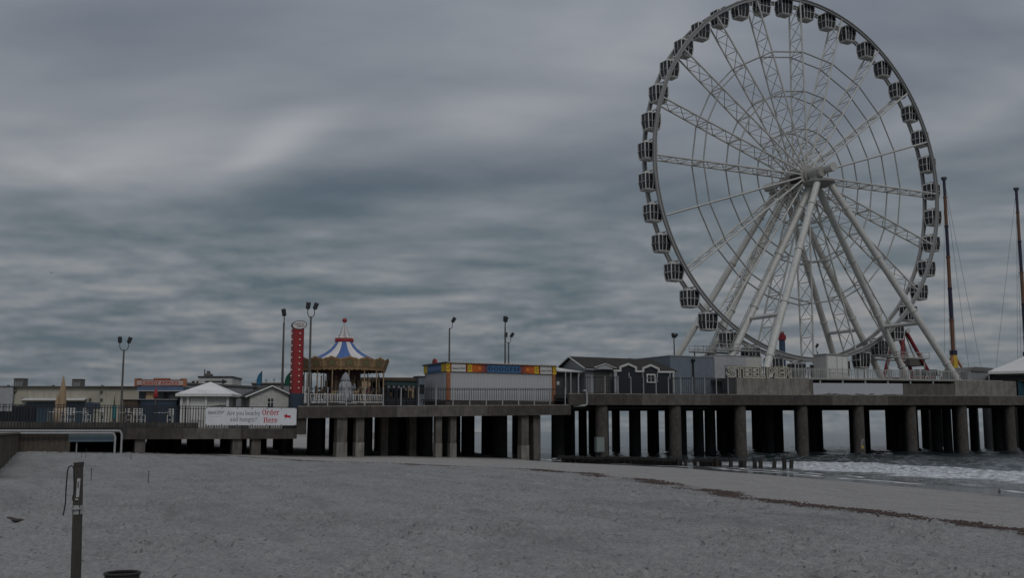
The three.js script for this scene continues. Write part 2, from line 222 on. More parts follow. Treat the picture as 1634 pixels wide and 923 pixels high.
{
  const X0 = -30, X1 = 110, Z0 = 18, Z1 = 178, W = 2048, H = 2048;
  const foamAt = (X, Z) => {
    const d = X - shoreX(Z), e1 = 2.2 * N1(Z * 0.07, 4.4) + 0.7 * N2(Z * 0.35, 1.1), e2 = 1.6 * N1(Z * 0.09, 14.4) + 0.5 * N2(X * 0.5, Z * 0.5);
    let f = 0.9 * sm(0.45, 0.1, Math.abs(d - 0.55 - 0.4 * N2(Z * 0.25, 9))) * sm(-0.5, 0.2, N1(Z * 0.12, 7.7));
    f += 0.7 * sm(0.4, 0.05, Math.abs(d - 2.6 - 0.8 * N2(Z * 0.14, 19))) * sm(0, 0.5, N3(Z * 0.1, 17.7));
    const lace = 1 - Math.abs(fbm(N3, X * 0.8, Z * 0.42, 3)) * 4.2; f += 0.30 * clamp(lace) * sm(0.6, 3, d) * sm(13, 9, d);
    const inner = 7.8 + e1, outer = 13.2 + e2, body = sm(inner - 0.8, inner + 0.8, d) * sm(outer + 0.5, outer - 0.4, d);
    f += body * (0.60 + 0.75 * fbm(N2, X * 1.5, Z * 1.0, 5, 0.68)) * sm(118, 98, Z);
    const lace2 = 1 - Math.abs(fbm(N1, X * 0.35, Z * 0.2, 3)) * 5; f += 0.22 * clamp(lace2) * sm(18, 24, d) * sm(60, 30, d);
    const b2 = sm(2.2, 0.3, Math.abs(d - 44 - 4 * N1(Z * 0.03, 31))) * sm(0.05, 0.5, N2(Z * 0.035, 5)); f += b2 * (0.4 + 0.6 * fbm(N3, X, Z * 0.6, 3));
    return clamp(f) * sm(18, 24, Z) * sm(178, 160, Z) * sm(110, 95, X) * sm(-30, -25, X);
  };
  const c = new Uint8Array(W * H * 4), q = new Uint8Array(W * H * 4), s8 = (x) => 255 * (x <= 0.0031308 ? 12.92 * x : 1.055 * x ** (1 / 2.4) - 0.055);
  for (let j = 0; j < H; j++) for (let i = 0; i < W; i++) {
    const X = X0 + (X1 - X0) * (i + 0.5) / W, Z = Z0 + (Z1 - Z0) * (j + 0.5) / H, f = foamAt(X, Z), o = (j * W + i) * 4, d = X - shoreX(Z), silt = sm(26, 2, d);
    c[o] = s8(mix(mix(0.024, 0.05, silt), 0.74, f)); c[o + 1] = s8(mix(mix(0.034, 0.052, silt), 0.75, f)); c[o + 2] = s8(mix(mix(0.037, 0.047, silt), 0.76, f)); c[o + 3] = 255;
    q[o] = q[o + 1] = q[o + 2] = 255 * mix(0.09, 0.85, f); q[o + 3] = 255;
  }
  const mk = (d, srgb) => { const t = new THREE.DataTexture(d, W, H); t.magFilter = THREE.LinearFilter; t.wrapS = t.wrapT = THREE.ClampToEdgeWrapping; if (srgb) t.colorSpace = THREE.SRGBColorSpace; t.needsUpdate = true; return t; };
  const ripple = tex(512, 512, (u, v) => 0.5 + 0.32 * fbm(N1, u * 9, v * 15, 4) + 0.18 * fbm(N2, u * 22, v * 40, 3), { srgb: false });
  const m = new THREE.MeshPhysicalMaterial({ map: mk(c, true), roughnessMap: mk(q, false), roughness: 1, ior: 1.33, bumpMap: rep(ripple, (X1 - X0) / 11, (Z1 - Z0) / 11), bumpScale: 0.09 });
  const xs = lines([[-60, -12, 4], [-12, 70, 0.3], [70, 180, 1.2], [180, 700, 12], [700, 12000, 600]]), zs = lines([[-3000, -200, 400], [-200, 18, 12], [18, 60, 0.5], [60, 135, 0.3], [135, 230, 0.9], [230, 700, 10], [700, 15000, 600]]);
  const fy = (X, Z) => {
    const d = X - shoreX(Z), far = sm(420, 120, Math.hypot(X, Z)); let y = 0;
    const ph = d * 0.42 + 1.6 * N1(Z * 0.03, X * 0.01); y += far * sm(14, 30, d) * (0.30 * Math.sin(ph) + 0.24 * N2(X * 0.13, Z * 0.07) + 0.07 * N3(X * 0.5, Z * 0.3) + 0.03 * N1(X * 1.3, Z * 0.9));
    const cr = 12.6 + 1.6 * N1(Z * 0.09, 14.4), e = d - cr, amp = 0.50 * sm(122, 96, Z) * sm(10, 40, Z);
    y += amp * (e < 0 ? Math.exp(-e * e / 5) : Math.exp(-e * e / 14)) + sm(8, 11, d) * sm(19, 16, d) * 0.10 * fbm(N2, X * 0.9, Z * 0.8, 3);
    y += 0.025 * N3(X * 0.6, Z * 0.5) * sm(0, 3, d);
    return y + 0.02;
  };
  const g = sheetGrid(xs, zs, fy, null, (X, Z) => [(X - X0) / (X1 - X0), (Z - Z0) / (Z1 - Z0)]);
  const o = new THREE.Mesh(g, m); o.name = 'sea'; o.receiveShadow = o.castShadow = true; o.userData = { kind: 'structure', label: 'grey sea with a breaking white wave beside the pier', category: 'sea' }; scene.add(o);
}
function thrown(name, label, category, geo, mat, spots) { const o = new THREE.InstancedMesh(geo, mat, spots.length), m = new THREE.Matrix4(), q = new THREE.Quaternion(); spots.forEach(([x, y, z, s, a, sy = 1], i) => o.setMatrixAt(i, m.compose(V(x, y, z), q.setFromAxisAngle(V(0, 1, 0), a), V(s, s * sy, s)))); o.name = name; o.castShadow = o.receiveShadow = true; o.userData = { kind: 'stuff', label, category }; scene.add(o); }
{ // seaweed and driftwood along the high-water line
  const g = new THREE.IcosahedronGeometry(1, 1), p = g.attributes.position; for (let i = 0; i < p.count; i++) { const k = 0.6 + 0.6 * Math.abs(N1(p.getX(i) * 3, p.getZ(i) * 3 + p.getY(i))); p.setXYZ(i, p.getX(i) * k, p.getY(i) * k, p.getZ(i) * k); } g.computeVertexNormals();
  const sp = [];
  for (let k = 0; k < 14000; k++) {
    const Z = 22 + 96 * Math.pow(rnd(), 1.3), wr = wrackD(Z), far = rnd() < 0.02, off = far ? rr(-9, 14) : (rnd() + rnd() + rnd() - 1.5) * 0.75, d = wr + off, X = shoreX(Z) - d; if (d < 3) continue;
    if (!far && fbm(N1, X * 0.25, Z * 0.25, 2) < -0.45) continue;
    sp.push([X, groundBase(X, Z) + 0.015, -Z, rr(0.012, far ? 0.035 : 0.07), rr(0, 6.3), rr(0.15, 0.4)]);
  }
  thrown('seaweed_line', 'brown seaweed strewn along the high-water line', 'seaweed', g, std(0.075, 0.048, 0.038, 0.95), sp);
}

// ------------------------------------------------------------------ the pier
const lowA = pierPt(476, 649.6), lowB = pierPt(911, 647.3), lowAb = pierPt(476, 668), lowBb = pierPt(911, 662.3);
const upA = pierPt(908, 629.2), upB = pierPt(1634, 633), upAb = pierPt(908, 646.7), upBb = pierPt(1634, 646.9);
const lin = (a, b) => (s) => a.y + (b.y - a.y) * (s - a.s) / (b.s - a.s);
const lowY = lin(lowA, lowB), lowYb = lin(lowAb, lowBb), upY = lin(upA, upB), upYb = lin(upAb, upBb);
const frontS = (px) => pierPt(px, 690).s;
const groundAt = (s, w) => { const p = toWorld(s, 0, w); return Math.min(groundBase(p[0], -p[2]), 0.62 + 2) };
function pierDeck(name, label, s0, s1, top, bot, wide) {
  const g = thing(name, label, 'pier', toWorld(s0, 0, 0), PHI), L = s1 - s0, t0 = top(s0), t1 = top(s1), b0 = bot(s0), b1 = bot(s1);
  mesh('deck_slab', hexa([[0, t0 - 0.45, -0.4], [L, t1 - 0.45, -0.4], [L, t1 - 0.45, -wide], [0, t0 - 0.45, -wide], [0, t0 - 0.02, -0.4], [L, t1 - 0.02, -0.4], [L, t1 - 0.02, -wide], [0, t0 - 0.02, -wide]]), M.concreteDark, g);
  const n = Math.max(1, Math.round(L / 11.1)); // edge beam cast in lengths, 2 cm joints
  for (let i = 0; i < n; i++) { const a = L * i / n + 0.01, b = L * (i + 1) / n - 0.01, f = (x, y0, y1) => y0 + (y1 - y0) * x / L, dz = rr(0, 0.03); mesh('edge_beam', hexa([[a, f(a, b0, b1), dz], [b, f(b, b0, b1), dz], [b, f(b, b0, b1), -0.4], [a, f(a, b0, b1), -0.4], [a, f(a, t0, t1), dz], [b, f(b, t0, t1), dz], [b, f(b, t0, t1), -0.4], [a, f(a, t0, t1), -0.4]]), i % 3 === 1 ? M.concrete : M.concreteDark, g); }
  mesh('kerb', hexa([[0, t0, -0.05], [L, t1, -0.05], [L, t1, -0.3], [0, t0, -0.3], [0, t0 + 0.09, -0.05], [L, t1 + 0.09, -0.05], [L, t1 + 0.09, -0.3], [0, t0 + 0.09, -0.3]]), M.concreteWall, g);
  return { g, s0, top, bot };
}
function roundPile(P, s, w, r, mat = M.pile) { const yb = Math.min(groundAt(s, w), 0) - 0.7, yt = P.bot(s) + (w > 1.2 ? 0.5 : 0); return mesh('pile', [bar([s - P.s0, yb, -w], [s - P.s0, yt, -w], r * 1.03, 14, r)], mat, P.g); }
function squarePile(P, s, w, a, mat = M.concrete) { const yb = groundAt(s, w) - 0.6, yt = P.bot(s); return mesh('pile', [box(a, yt - yb, a, s - P.s0, (yb + yt) / 2, -w)], mat, P.g); }
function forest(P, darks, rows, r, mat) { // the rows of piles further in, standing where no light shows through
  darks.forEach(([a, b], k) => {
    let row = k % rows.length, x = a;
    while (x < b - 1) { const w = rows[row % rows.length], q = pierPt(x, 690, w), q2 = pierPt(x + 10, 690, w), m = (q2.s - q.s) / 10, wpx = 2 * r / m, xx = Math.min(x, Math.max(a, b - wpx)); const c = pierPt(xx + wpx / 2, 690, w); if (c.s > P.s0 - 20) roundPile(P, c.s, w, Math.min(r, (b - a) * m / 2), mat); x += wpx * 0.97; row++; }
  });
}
const up = pierDeck('upper_pier', 'long upper concrete pier deck on round piles, carrying the ferris wheel', upA.s, frontS(1790), upY, upYb, 46);
for (let i = 0; i < 10; i++) { const px = [960, 1077, 1181, 1279.7, 1370, 1453.6, 1534.7, 1611.7, 1686, 1755][i], q = roundPile(up, pierPt(px, 690, 1.0).s, 1.0, 0.80); if (px === 1370) q.userData.label = 'round concrete pile with a yellow scrawl near its foot'; }
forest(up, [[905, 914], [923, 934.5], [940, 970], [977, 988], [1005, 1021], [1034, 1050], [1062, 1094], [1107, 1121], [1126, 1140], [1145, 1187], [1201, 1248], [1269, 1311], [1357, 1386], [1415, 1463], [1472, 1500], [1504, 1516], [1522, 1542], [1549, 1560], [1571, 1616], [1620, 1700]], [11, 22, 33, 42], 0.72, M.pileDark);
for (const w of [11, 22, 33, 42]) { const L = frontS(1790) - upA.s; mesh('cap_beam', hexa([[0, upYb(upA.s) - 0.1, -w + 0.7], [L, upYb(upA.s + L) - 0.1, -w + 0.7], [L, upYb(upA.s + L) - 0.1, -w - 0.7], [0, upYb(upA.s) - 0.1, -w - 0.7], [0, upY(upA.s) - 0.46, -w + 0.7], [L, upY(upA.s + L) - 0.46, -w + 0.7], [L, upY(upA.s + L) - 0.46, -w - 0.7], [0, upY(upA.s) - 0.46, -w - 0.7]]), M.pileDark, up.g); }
{ const P = pierPt(918, 651), Q = pierPt(1145, 651), y = (s) => lin(P, Q)(s); mesh('service_pipe', [bar([P.s - up.s0, P.y, -2.4], [Q.s - up.s0, Q.y, -2.4], 0.13)], M.darkgrey, up.g); const d = pierPt(935, 640); mesh('drain_pipe', [hose([[pierPt(929, 624).s - up.s0, pierPt(929, 624).y, 0.2], [pierPt(933, 624).s - up.s0, pierPt(933, 624.5).y, 0.22], [d.s - up.s0, d.y, 0.22], [pierPt(934, 646).s - up.s0, pierPt(934, 646.5).y, 0.2], [pierPt(927, 648).s - up.s0, pierPt(927, 648).y, -0.1], [pierPt(918, 648).s - up.s0, pierPt(918, 648.5).y, -0.5]], 0.13)], M.galv, up.g); }
{ // yellow scrawl on the pile by the surf: paint on the pile's own curve
  const q = pierPt(1370, 690, 1.0), mat = paint(128, 256, (x, w, h) => { x.fillStyle = '#625d59'; x.fillRect(0, 0, w, h); x.strokeStyle = '#b9bab4'; x.lineWidth = 12; x.beginPath(); x.moveTo(110, 10); x.bezierCurveTo(20, 60, 20, 160, 60, 200); x.stroke(); x.fillStyle = '#c2a72c'; for (let i = 0; i < 26; i++) { x.beginPath(); x.arc(30 + rnd() * 74, 165 + rnd() * 60, 6 + rnd() * 9, 0, 7); x.fill(); } x.strokeStyle = '#56585a'; x.lineWidth = 5; x.strokeRect(22, 120, 70, 90); });
  const g = new THREE.CylinderGeometry(0.835, 0.835, 1.55, 12, 1, true, -0.62, 0.8); mesh('graffiti', [g.translate(q.s - up.s0, 1.5, -1.0)], mat, up.g);
}
const low = pierDeck('lower_pier', 'lower concrete pier deck under the carousel and bumper car hall', lowA.s, lowB.s, lowY, lowYb, 40);
for (const [px, w, a] of [[543.5, 0.9, 1.15], [572.5, 0.9, 0.95], [698.5, 0.9, 0.75], [721.5, 0.9, 0.75], [835, 0.9, 1.0], [854, 1.0, 0.95], [612, 6, 0.9], [657, 6, 0.9]]) { const s = pierPt(px, 690, w).s; squarePile(low, s, w, a); if (px < 850 && w < 2) { const yb = groundAt(s, w); mesh('pile_jacket', [box(a + 0.05, 1.75, a + 0.05, s - low.s0, yb + 0.75, -w)], M.concreteWall, low.g); } }
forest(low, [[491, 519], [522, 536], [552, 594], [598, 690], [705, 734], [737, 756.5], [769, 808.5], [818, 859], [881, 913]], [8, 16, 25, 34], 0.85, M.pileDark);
mesh('end_wall', [span(-0.3, 1.1, lowYb(lowA.s) - 1.75, lowY(lowA.s) - 0.05, -0.35, -12)], M.concreteDark, low.g);
// boardwalk beyond the left end of the pier
const bwS1 = lowA.s - 0.05, bwS0 = pierPt(-160, 690).s, bwTop = EYE + 0.30, bwMid = pierPt(195, 690).s;
{
  const g = thing('boardwalk', 'boardwalk deck with a low concrete edge beam left of the pier', 'boardwalk', toWorld(bwS0, 0, 0), PHI), L = bwS1 - bwS0, m = bwMid - bwS0;
  mesh('deck_slab', [span(0, L, bwTop - 0.5, bwTop, -0.4, -44)], M.concreteDark, g);
  mesh('edge_joist', [span(0, m - 0.02, bwTop - 0.42, bwTop + 0.06, 0, -0.38)], M.wetwood, g);
  for (let i = 0; i < 3; i++) mesh('edge_beam', [span(m + (L - m) * i / 3 + 0.01, m + (L - m) * (i + 1) / 3 - 0.01, bwTop - 1.08, bwTop + 0.02, rr(0, 0.02), -0.39)], i === 1 ? M.concrete : M.concreteDark, g);
  for (const px of [224, 378, 408]) { const s = pierPt(px, 690, 0.8).s, yb = groundAt(s, 0.8) - 0.6; mesh('pile', [box(0.98, bwTop - 1.08 - yb, 0.98, s - bwS0, (bwTop - 1.08 + yb) / 2, -0.8)], M.concrete, g); }
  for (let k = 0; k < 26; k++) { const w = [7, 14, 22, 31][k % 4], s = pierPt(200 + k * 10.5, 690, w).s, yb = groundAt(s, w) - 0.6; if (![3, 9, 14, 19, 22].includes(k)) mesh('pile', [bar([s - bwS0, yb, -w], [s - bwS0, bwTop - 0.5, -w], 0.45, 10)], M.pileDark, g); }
  const T = pierPt(0, 690, 0).s - bwS0 - 8; // raised terrace where the tables stand
  mesh('terrace_step', [span(0, L - 10, bwTop, bwTop + 0.62, -2.2, -26)], M.concrete, g);
  const b0 = pierPt(110, 700, 0.2).s - bwS0, b1 = pierPt(183, 700, 0.2).s - bwS0; mesh('mural_panel', [span(b0, b1, bwTop - 1.3, bwTop - 0.5, -0.15, -0.3)], stain(0.18, 0.25, 0.30, 0.85, 0.5), g);
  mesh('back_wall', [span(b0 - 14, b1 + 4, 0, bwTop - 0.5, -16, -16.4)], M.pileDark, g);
  const st = pierPt(123.5, 700, 0.4); mesh('standpipe', [bar([st.s - bwS0, 0.6, -0.4], [st.s - bwS0, bwTop - 0.4, -0.4], 0.07)], M.galv, g);
}
{ // timber bulkhead holding back the sand
  const g = thing('bulkhead', 'weathered timber bulkhead wall at the foot of the boardwalk', 'wall', toWorld(pierPt(30, 700, 0.2).s, 0, 0.2), PHI), x1 = pierPt(109, 700, 0.2).s - pierPt(30, 700, 0.2).s;
  const topY = EYE - 0.22; let x = 0; while (x < x1) { const w = rr(0.42, 0.55); mesh('plank', [box(w - 0.02, 2.9, 0.12, x + w / 2, topY - 1.45 - rr(0, 0.05), rr(-0.02, 0.02))], M.oldwood, g); x += w; }
  mesh('cap_rail', [span(-0.1, x1 + 0.1, topY, topY + 0.12, -0.2, 0.16)], M.oldwood, g);
  const p = toWorld(pierPt(30, 700, 0.2).s, 0, 0.2), h = thing('bulkhead', 'timber bulkhead wall running towards the viewer at the left edge', 'wall', p, 0), dir = V(20, 0, 47).normalize(); h.rotation.y = Math.atan2(-dir.z, dir.x);
  for (let k = 0; k < 100; k++) mesh('plank', [box(0.48, 2.9, 0.12, 0.25 + k * 0.5, topY - 1.45 - rr(0, 0.06), rr(-0.025, 0.025))], M.oldwood, h);
  mesh('cap_rail', [span(-0.1, 50, topY, topY + 0.12, -0.18, 0.18)], M.oldwood, h);
}
{ // two bright pipes along the bulkhead top, bending down into the sand
  for (const [k, pxb, dy, lab] of [[0, 195, 688, 'outer and upper of two bright metal pipes bending down into the sand'], [1, 184.5, 691.6, 'inner and lower of two bright metal pipes bending down into the sand']]) {
    const w = -0.55, a = pierPt(-150, dy, w), b = pierPt(pxb - 7, dy, w), c = pierPt(pxb, dy + 6, w), d = pierPt(pxb, 728, w), y = pierPt(pxb, dy, w).y;
    solo('pipe', lab, 'pipe', [bar([0, y, 0], [b.s - a.s, y, 0], 0.105, 12), hose([[b.s - a.s, y, 0], [b.s - a.s + 0.25, y - 0.03, 0], [c.s - a.s - 0.08, y - 0.2, 0], [c.s - a.s, c.y, 0]], 0.105, 16, 12), bar([c.s - a.s, c.y, 0], [c.s - a.s, d.y - 0.3, 0], 0.105, 12)], M.galv, toWorld(a.s, 0, w), PHI);
  }
}
// ------------------------------------------------------------------ fences
const picketG = {};
function fence(name, label, A, B, w, { h = 2.0, post = 2.1, pick = 0.3, pw = 0.045, gap = 0.55, mPost = M.galv, mPick = M.iron, rails = [0, 0.16], over = 0.02 }) {
  const g = thing(name, label, 'fence', toWorld(A.s, 0, w), PHI), L = B.s - A.s, f = (x) => A.y + (B.y - A.y) * x / L, ang = Math.atan2(B.y - A.y, L);
  const n = Math.round(L / post); for (let i = 0; i <= n; i++) { const x = L * i / n; share('post', picketG[`p${h}`] ??= clean(box(0.10, h + 0.06, 0.10, 0, (h + 0.06) / 2, 0)), mPost, g, x, f(x), 0); }
  for (const r of [...rails, h - gap]) mesh('rail', [box(L, 0.06, 0.05, L / 2, f(L / 2) + h - r - 0.03, 0, ang)], mPick, g);
  const k = Math.round(L / pick); for (let i = 0; i < k; i++) { const x = L * (i + 0.5) / k; share('picket', picketG[`k${h},${gap},${pw}`] ??= clean(box(pw, h - gap - over, 0.03, 0, gap + (h - gap - over) / 2, 0)), mPick, g, x, f(x), 0.0); }
  return g;
}
fence('picket_fence', 'grey-posted picket fence along the lower pier edge before the bumper car hall', { s: pierPt(493, 649).s, y: lowY(pierPt(493, 649).s) + 0.08 }, { s: pierPt(903, 647).s, y: lowY(pierPt(903, 647).s) + 0.08 }, 0.18, {});
fence('picket_fence', 'grey-posted picket fence along the upper pier edge before the dark shop', { s: pierPt(924, 629).s, y: upY(pierPt(924, 629).s) + 0.08 }, { s: pierPt(1163, 630).s, y: upY(pierPt(1163, 630).s) + 0.08 }, 0.18, { h: 2.15, gap: 0.12, post: 1.95 });
fence('picket_fence', 'black iron picket fence along the boardwalk left of the pier', { s: pierPt(-60, 690).s, y: bwTop + 0.04 }, { s: pierPt(474, 690).s, y: bwTop + 0.04 }, 0.2, { h: 2.28, gap: 0.1, post: 2.8, mPost: M.iron, rails: [0, 0.24], pick: 0.27, pw: 0.075 });

// ------------------------------------------------------------------ raised wheel platform
const SC = 30.5 / 24.6737, WX = 38.5304 * SC, WZ = 140 * SC, HUBY = EYE + 32.4998 * SC + 1.4;
const wheelS = WX * PT[0] + (-WZ - OZ) * PT[2], wheelW = -(WX * PN[0] + (-WZ - OZ) * PN[2]);
const platL = pierPt(1174, 602.5, 0.5), platR = pierPt(1622, 608, 0.5), platY = lin(platL, platR);
{
  const g = thing('wheel_platform', 'raised concrete platform with stained walls that carries the ferris wheel', 'platform', toWorld(platL.s, 0, 0), PHI), X = (px, w) => pierPt(px, 620, w).s - platL.s, L = X(1622, 0.5), yt = (x) => platY(platL.s + x), yb = (x) => upY(platL.s + x) + 0.005;
  const wall = (name, px0, px1, t0, t1, w0, w1, mat, lab) => { const a = X(px0, w0), b = X(px1, w0), A = pierPt(px0, t0, w0).y, B = pierPt(px1, t1, w0).y, m = mesh(name, hexa([[a, yb(a), -w0], [b, yb(b), -w0], [b, yb(b), -w1], [a, yb(a), -w1], [a, A, -w0], [b, B, -w0], [b, B, -w1], [a, A, -w1]]), mat, g); if (lab) m.userData.label = lab; return m; };
  wall('wall', 1175.5, 1291, 603.5, 604, 0.5, 1.5, M.concreteWall);
  const ledge = wall('ledge', 1175.5, 1293, 624.5, 625, 0.38, 0.49, M.concreteWall);
  wall('pier_column', 1291.3, 1297, 606, 606, 0.55, 1.5, M.concrete);
  wall('painted_wall', 1297.3, 1440, 611.5, 612.5, 0.62, 1.5, std(0.52, 0.53, 0.55, 0.8, { map: rep(tex(512, 512, (u, v) => { const e = fbm(N1, u * 5, v * 8, 5) * 0.5 + 0.42 * sm(0.12, 0.03, v); const p = sm(0.26, 0.34, e); const k = 0.95 + 0.06 * fbm(N2, u * 20, v * 20, 3); return [mix(k, 0.5, p), mix(k, 0.49, p), mix(k, 0.46, p)]; }), 0.06, 0.36) }), 'white painted wall peeling at the foot');
  wall('wall', 1440.3, 1523, 612.5, 613, 0.6, 1.5, M.concrete); wall('wall', 1523.3, 1621, 607.6, 609, 0.5, 1.5, M.concreteWall);
  wall('end_wall', 1160, 1175, 603.5, 603.5, 0.9, 1.9, M.darkgrey);
  for (let i = 0; i < 7; i++) { const px = 1308 + i * 36; wall('wall_post', px, px + 2, 605.5, 605.5, 0.7, 0.85, M.galv); }
  mesh('deck', hexa([[0, yt(0) - 0.35, -1.0], [L + 12, yt(L + 12) - 0.35, -1.0], [L + 12, yt(L + 12) - 0.35, -46], [0, yt(0) - 0.35, -46], [0, yt(0) - 0.02, -1.0], [L + 12, yt(L + 12) - 0.02, -1.0], [L + 12, yt(L + 12) - 0.02, -46], [0, yt(0) - 0.02, -46]]), M.concrete, g);
  { const a = X(1262, 0.6), b = X(1600, 0.6); mesh('edge_rail', hexa([[a, yt(a) - 0.16, -0.55], [b, yt(b) - 0.16, -0.55], [b, yt(b) - 0.16, -0.95], [a, yt(a) - 0.16, -0.95], [a, yt(a), -0.55], [b, yt(b), -0.55], [b, yt(b), -0.95], [a, yt(a), -0.95]]), M.steelDim, g); }
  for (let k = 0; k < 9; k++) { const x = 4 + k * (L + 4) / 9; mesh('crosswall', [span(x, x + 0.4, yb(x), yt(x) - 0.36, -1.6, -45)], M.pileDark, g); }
}
const onPlat = (px, w) => { const q = pierPt(px, 600, w); return { s: q.s, y: platY(q.s) }; };
fence('barrier_fence', 'pale metal barrier fence on the front edge of the wheel platform', { s: onPlat(1262, 2.2).s, y: onPlat(1262, 2.2).y }, { s: onPlat(1548, 2.2).s, y: onPlat(1548, 2.2).y }, 2.2, { h: 1.5, gap: 0.15, post: 2.4, pick: 0.34, pw: 0.06, mPost: M.steelDim, mPick: M.steelDim });
fence('barrier_fence', 'second row of pale metal barriers behind the platform edge fence', { s: onPlat(1262, 6).s, y: onPlat(1262, 6).y }, { s: onPlat(1530, 6).s, y: onPlat(1530, 6).y }, 6, { h: 1.75, gap: 0.15, post: 2.2, pick: 0.4, pw: 0.07, mPost: M.steelDim, mPick: M.steelDim });
{ const s = new Spot(1319, 592, { w: 5.2 }); s.o[1] = onPlat(1319, 5.2).y; const g = here(s, 'control_hut', 'small white control hut below the ferris wheel', 'hut'), w = s.x(1355), h = s.at(1336, 567)[1]; mesh('wall', [span(0, w, 0, h, 0, -2.6)], M.offwhite, g); mesh('roof', [span(-0.12, w + 0.12, h + 0.003, h + 0.16, 0.14, -2.7)], M.steelDim, g); for (const [a, b] of [[0.06, 0.42], [0.5, 0.7], [0.73, 0.94]]) mesh('panel', [span(w * a, w * b, h * 0.3, h * 0.92, 0.002, 0.05)], M.white, g); mesh('handle', [span(w * 0.71, w * 0.725, h * 0.42, h * 0.5, 0.05, 0.09)], M.black, g); }

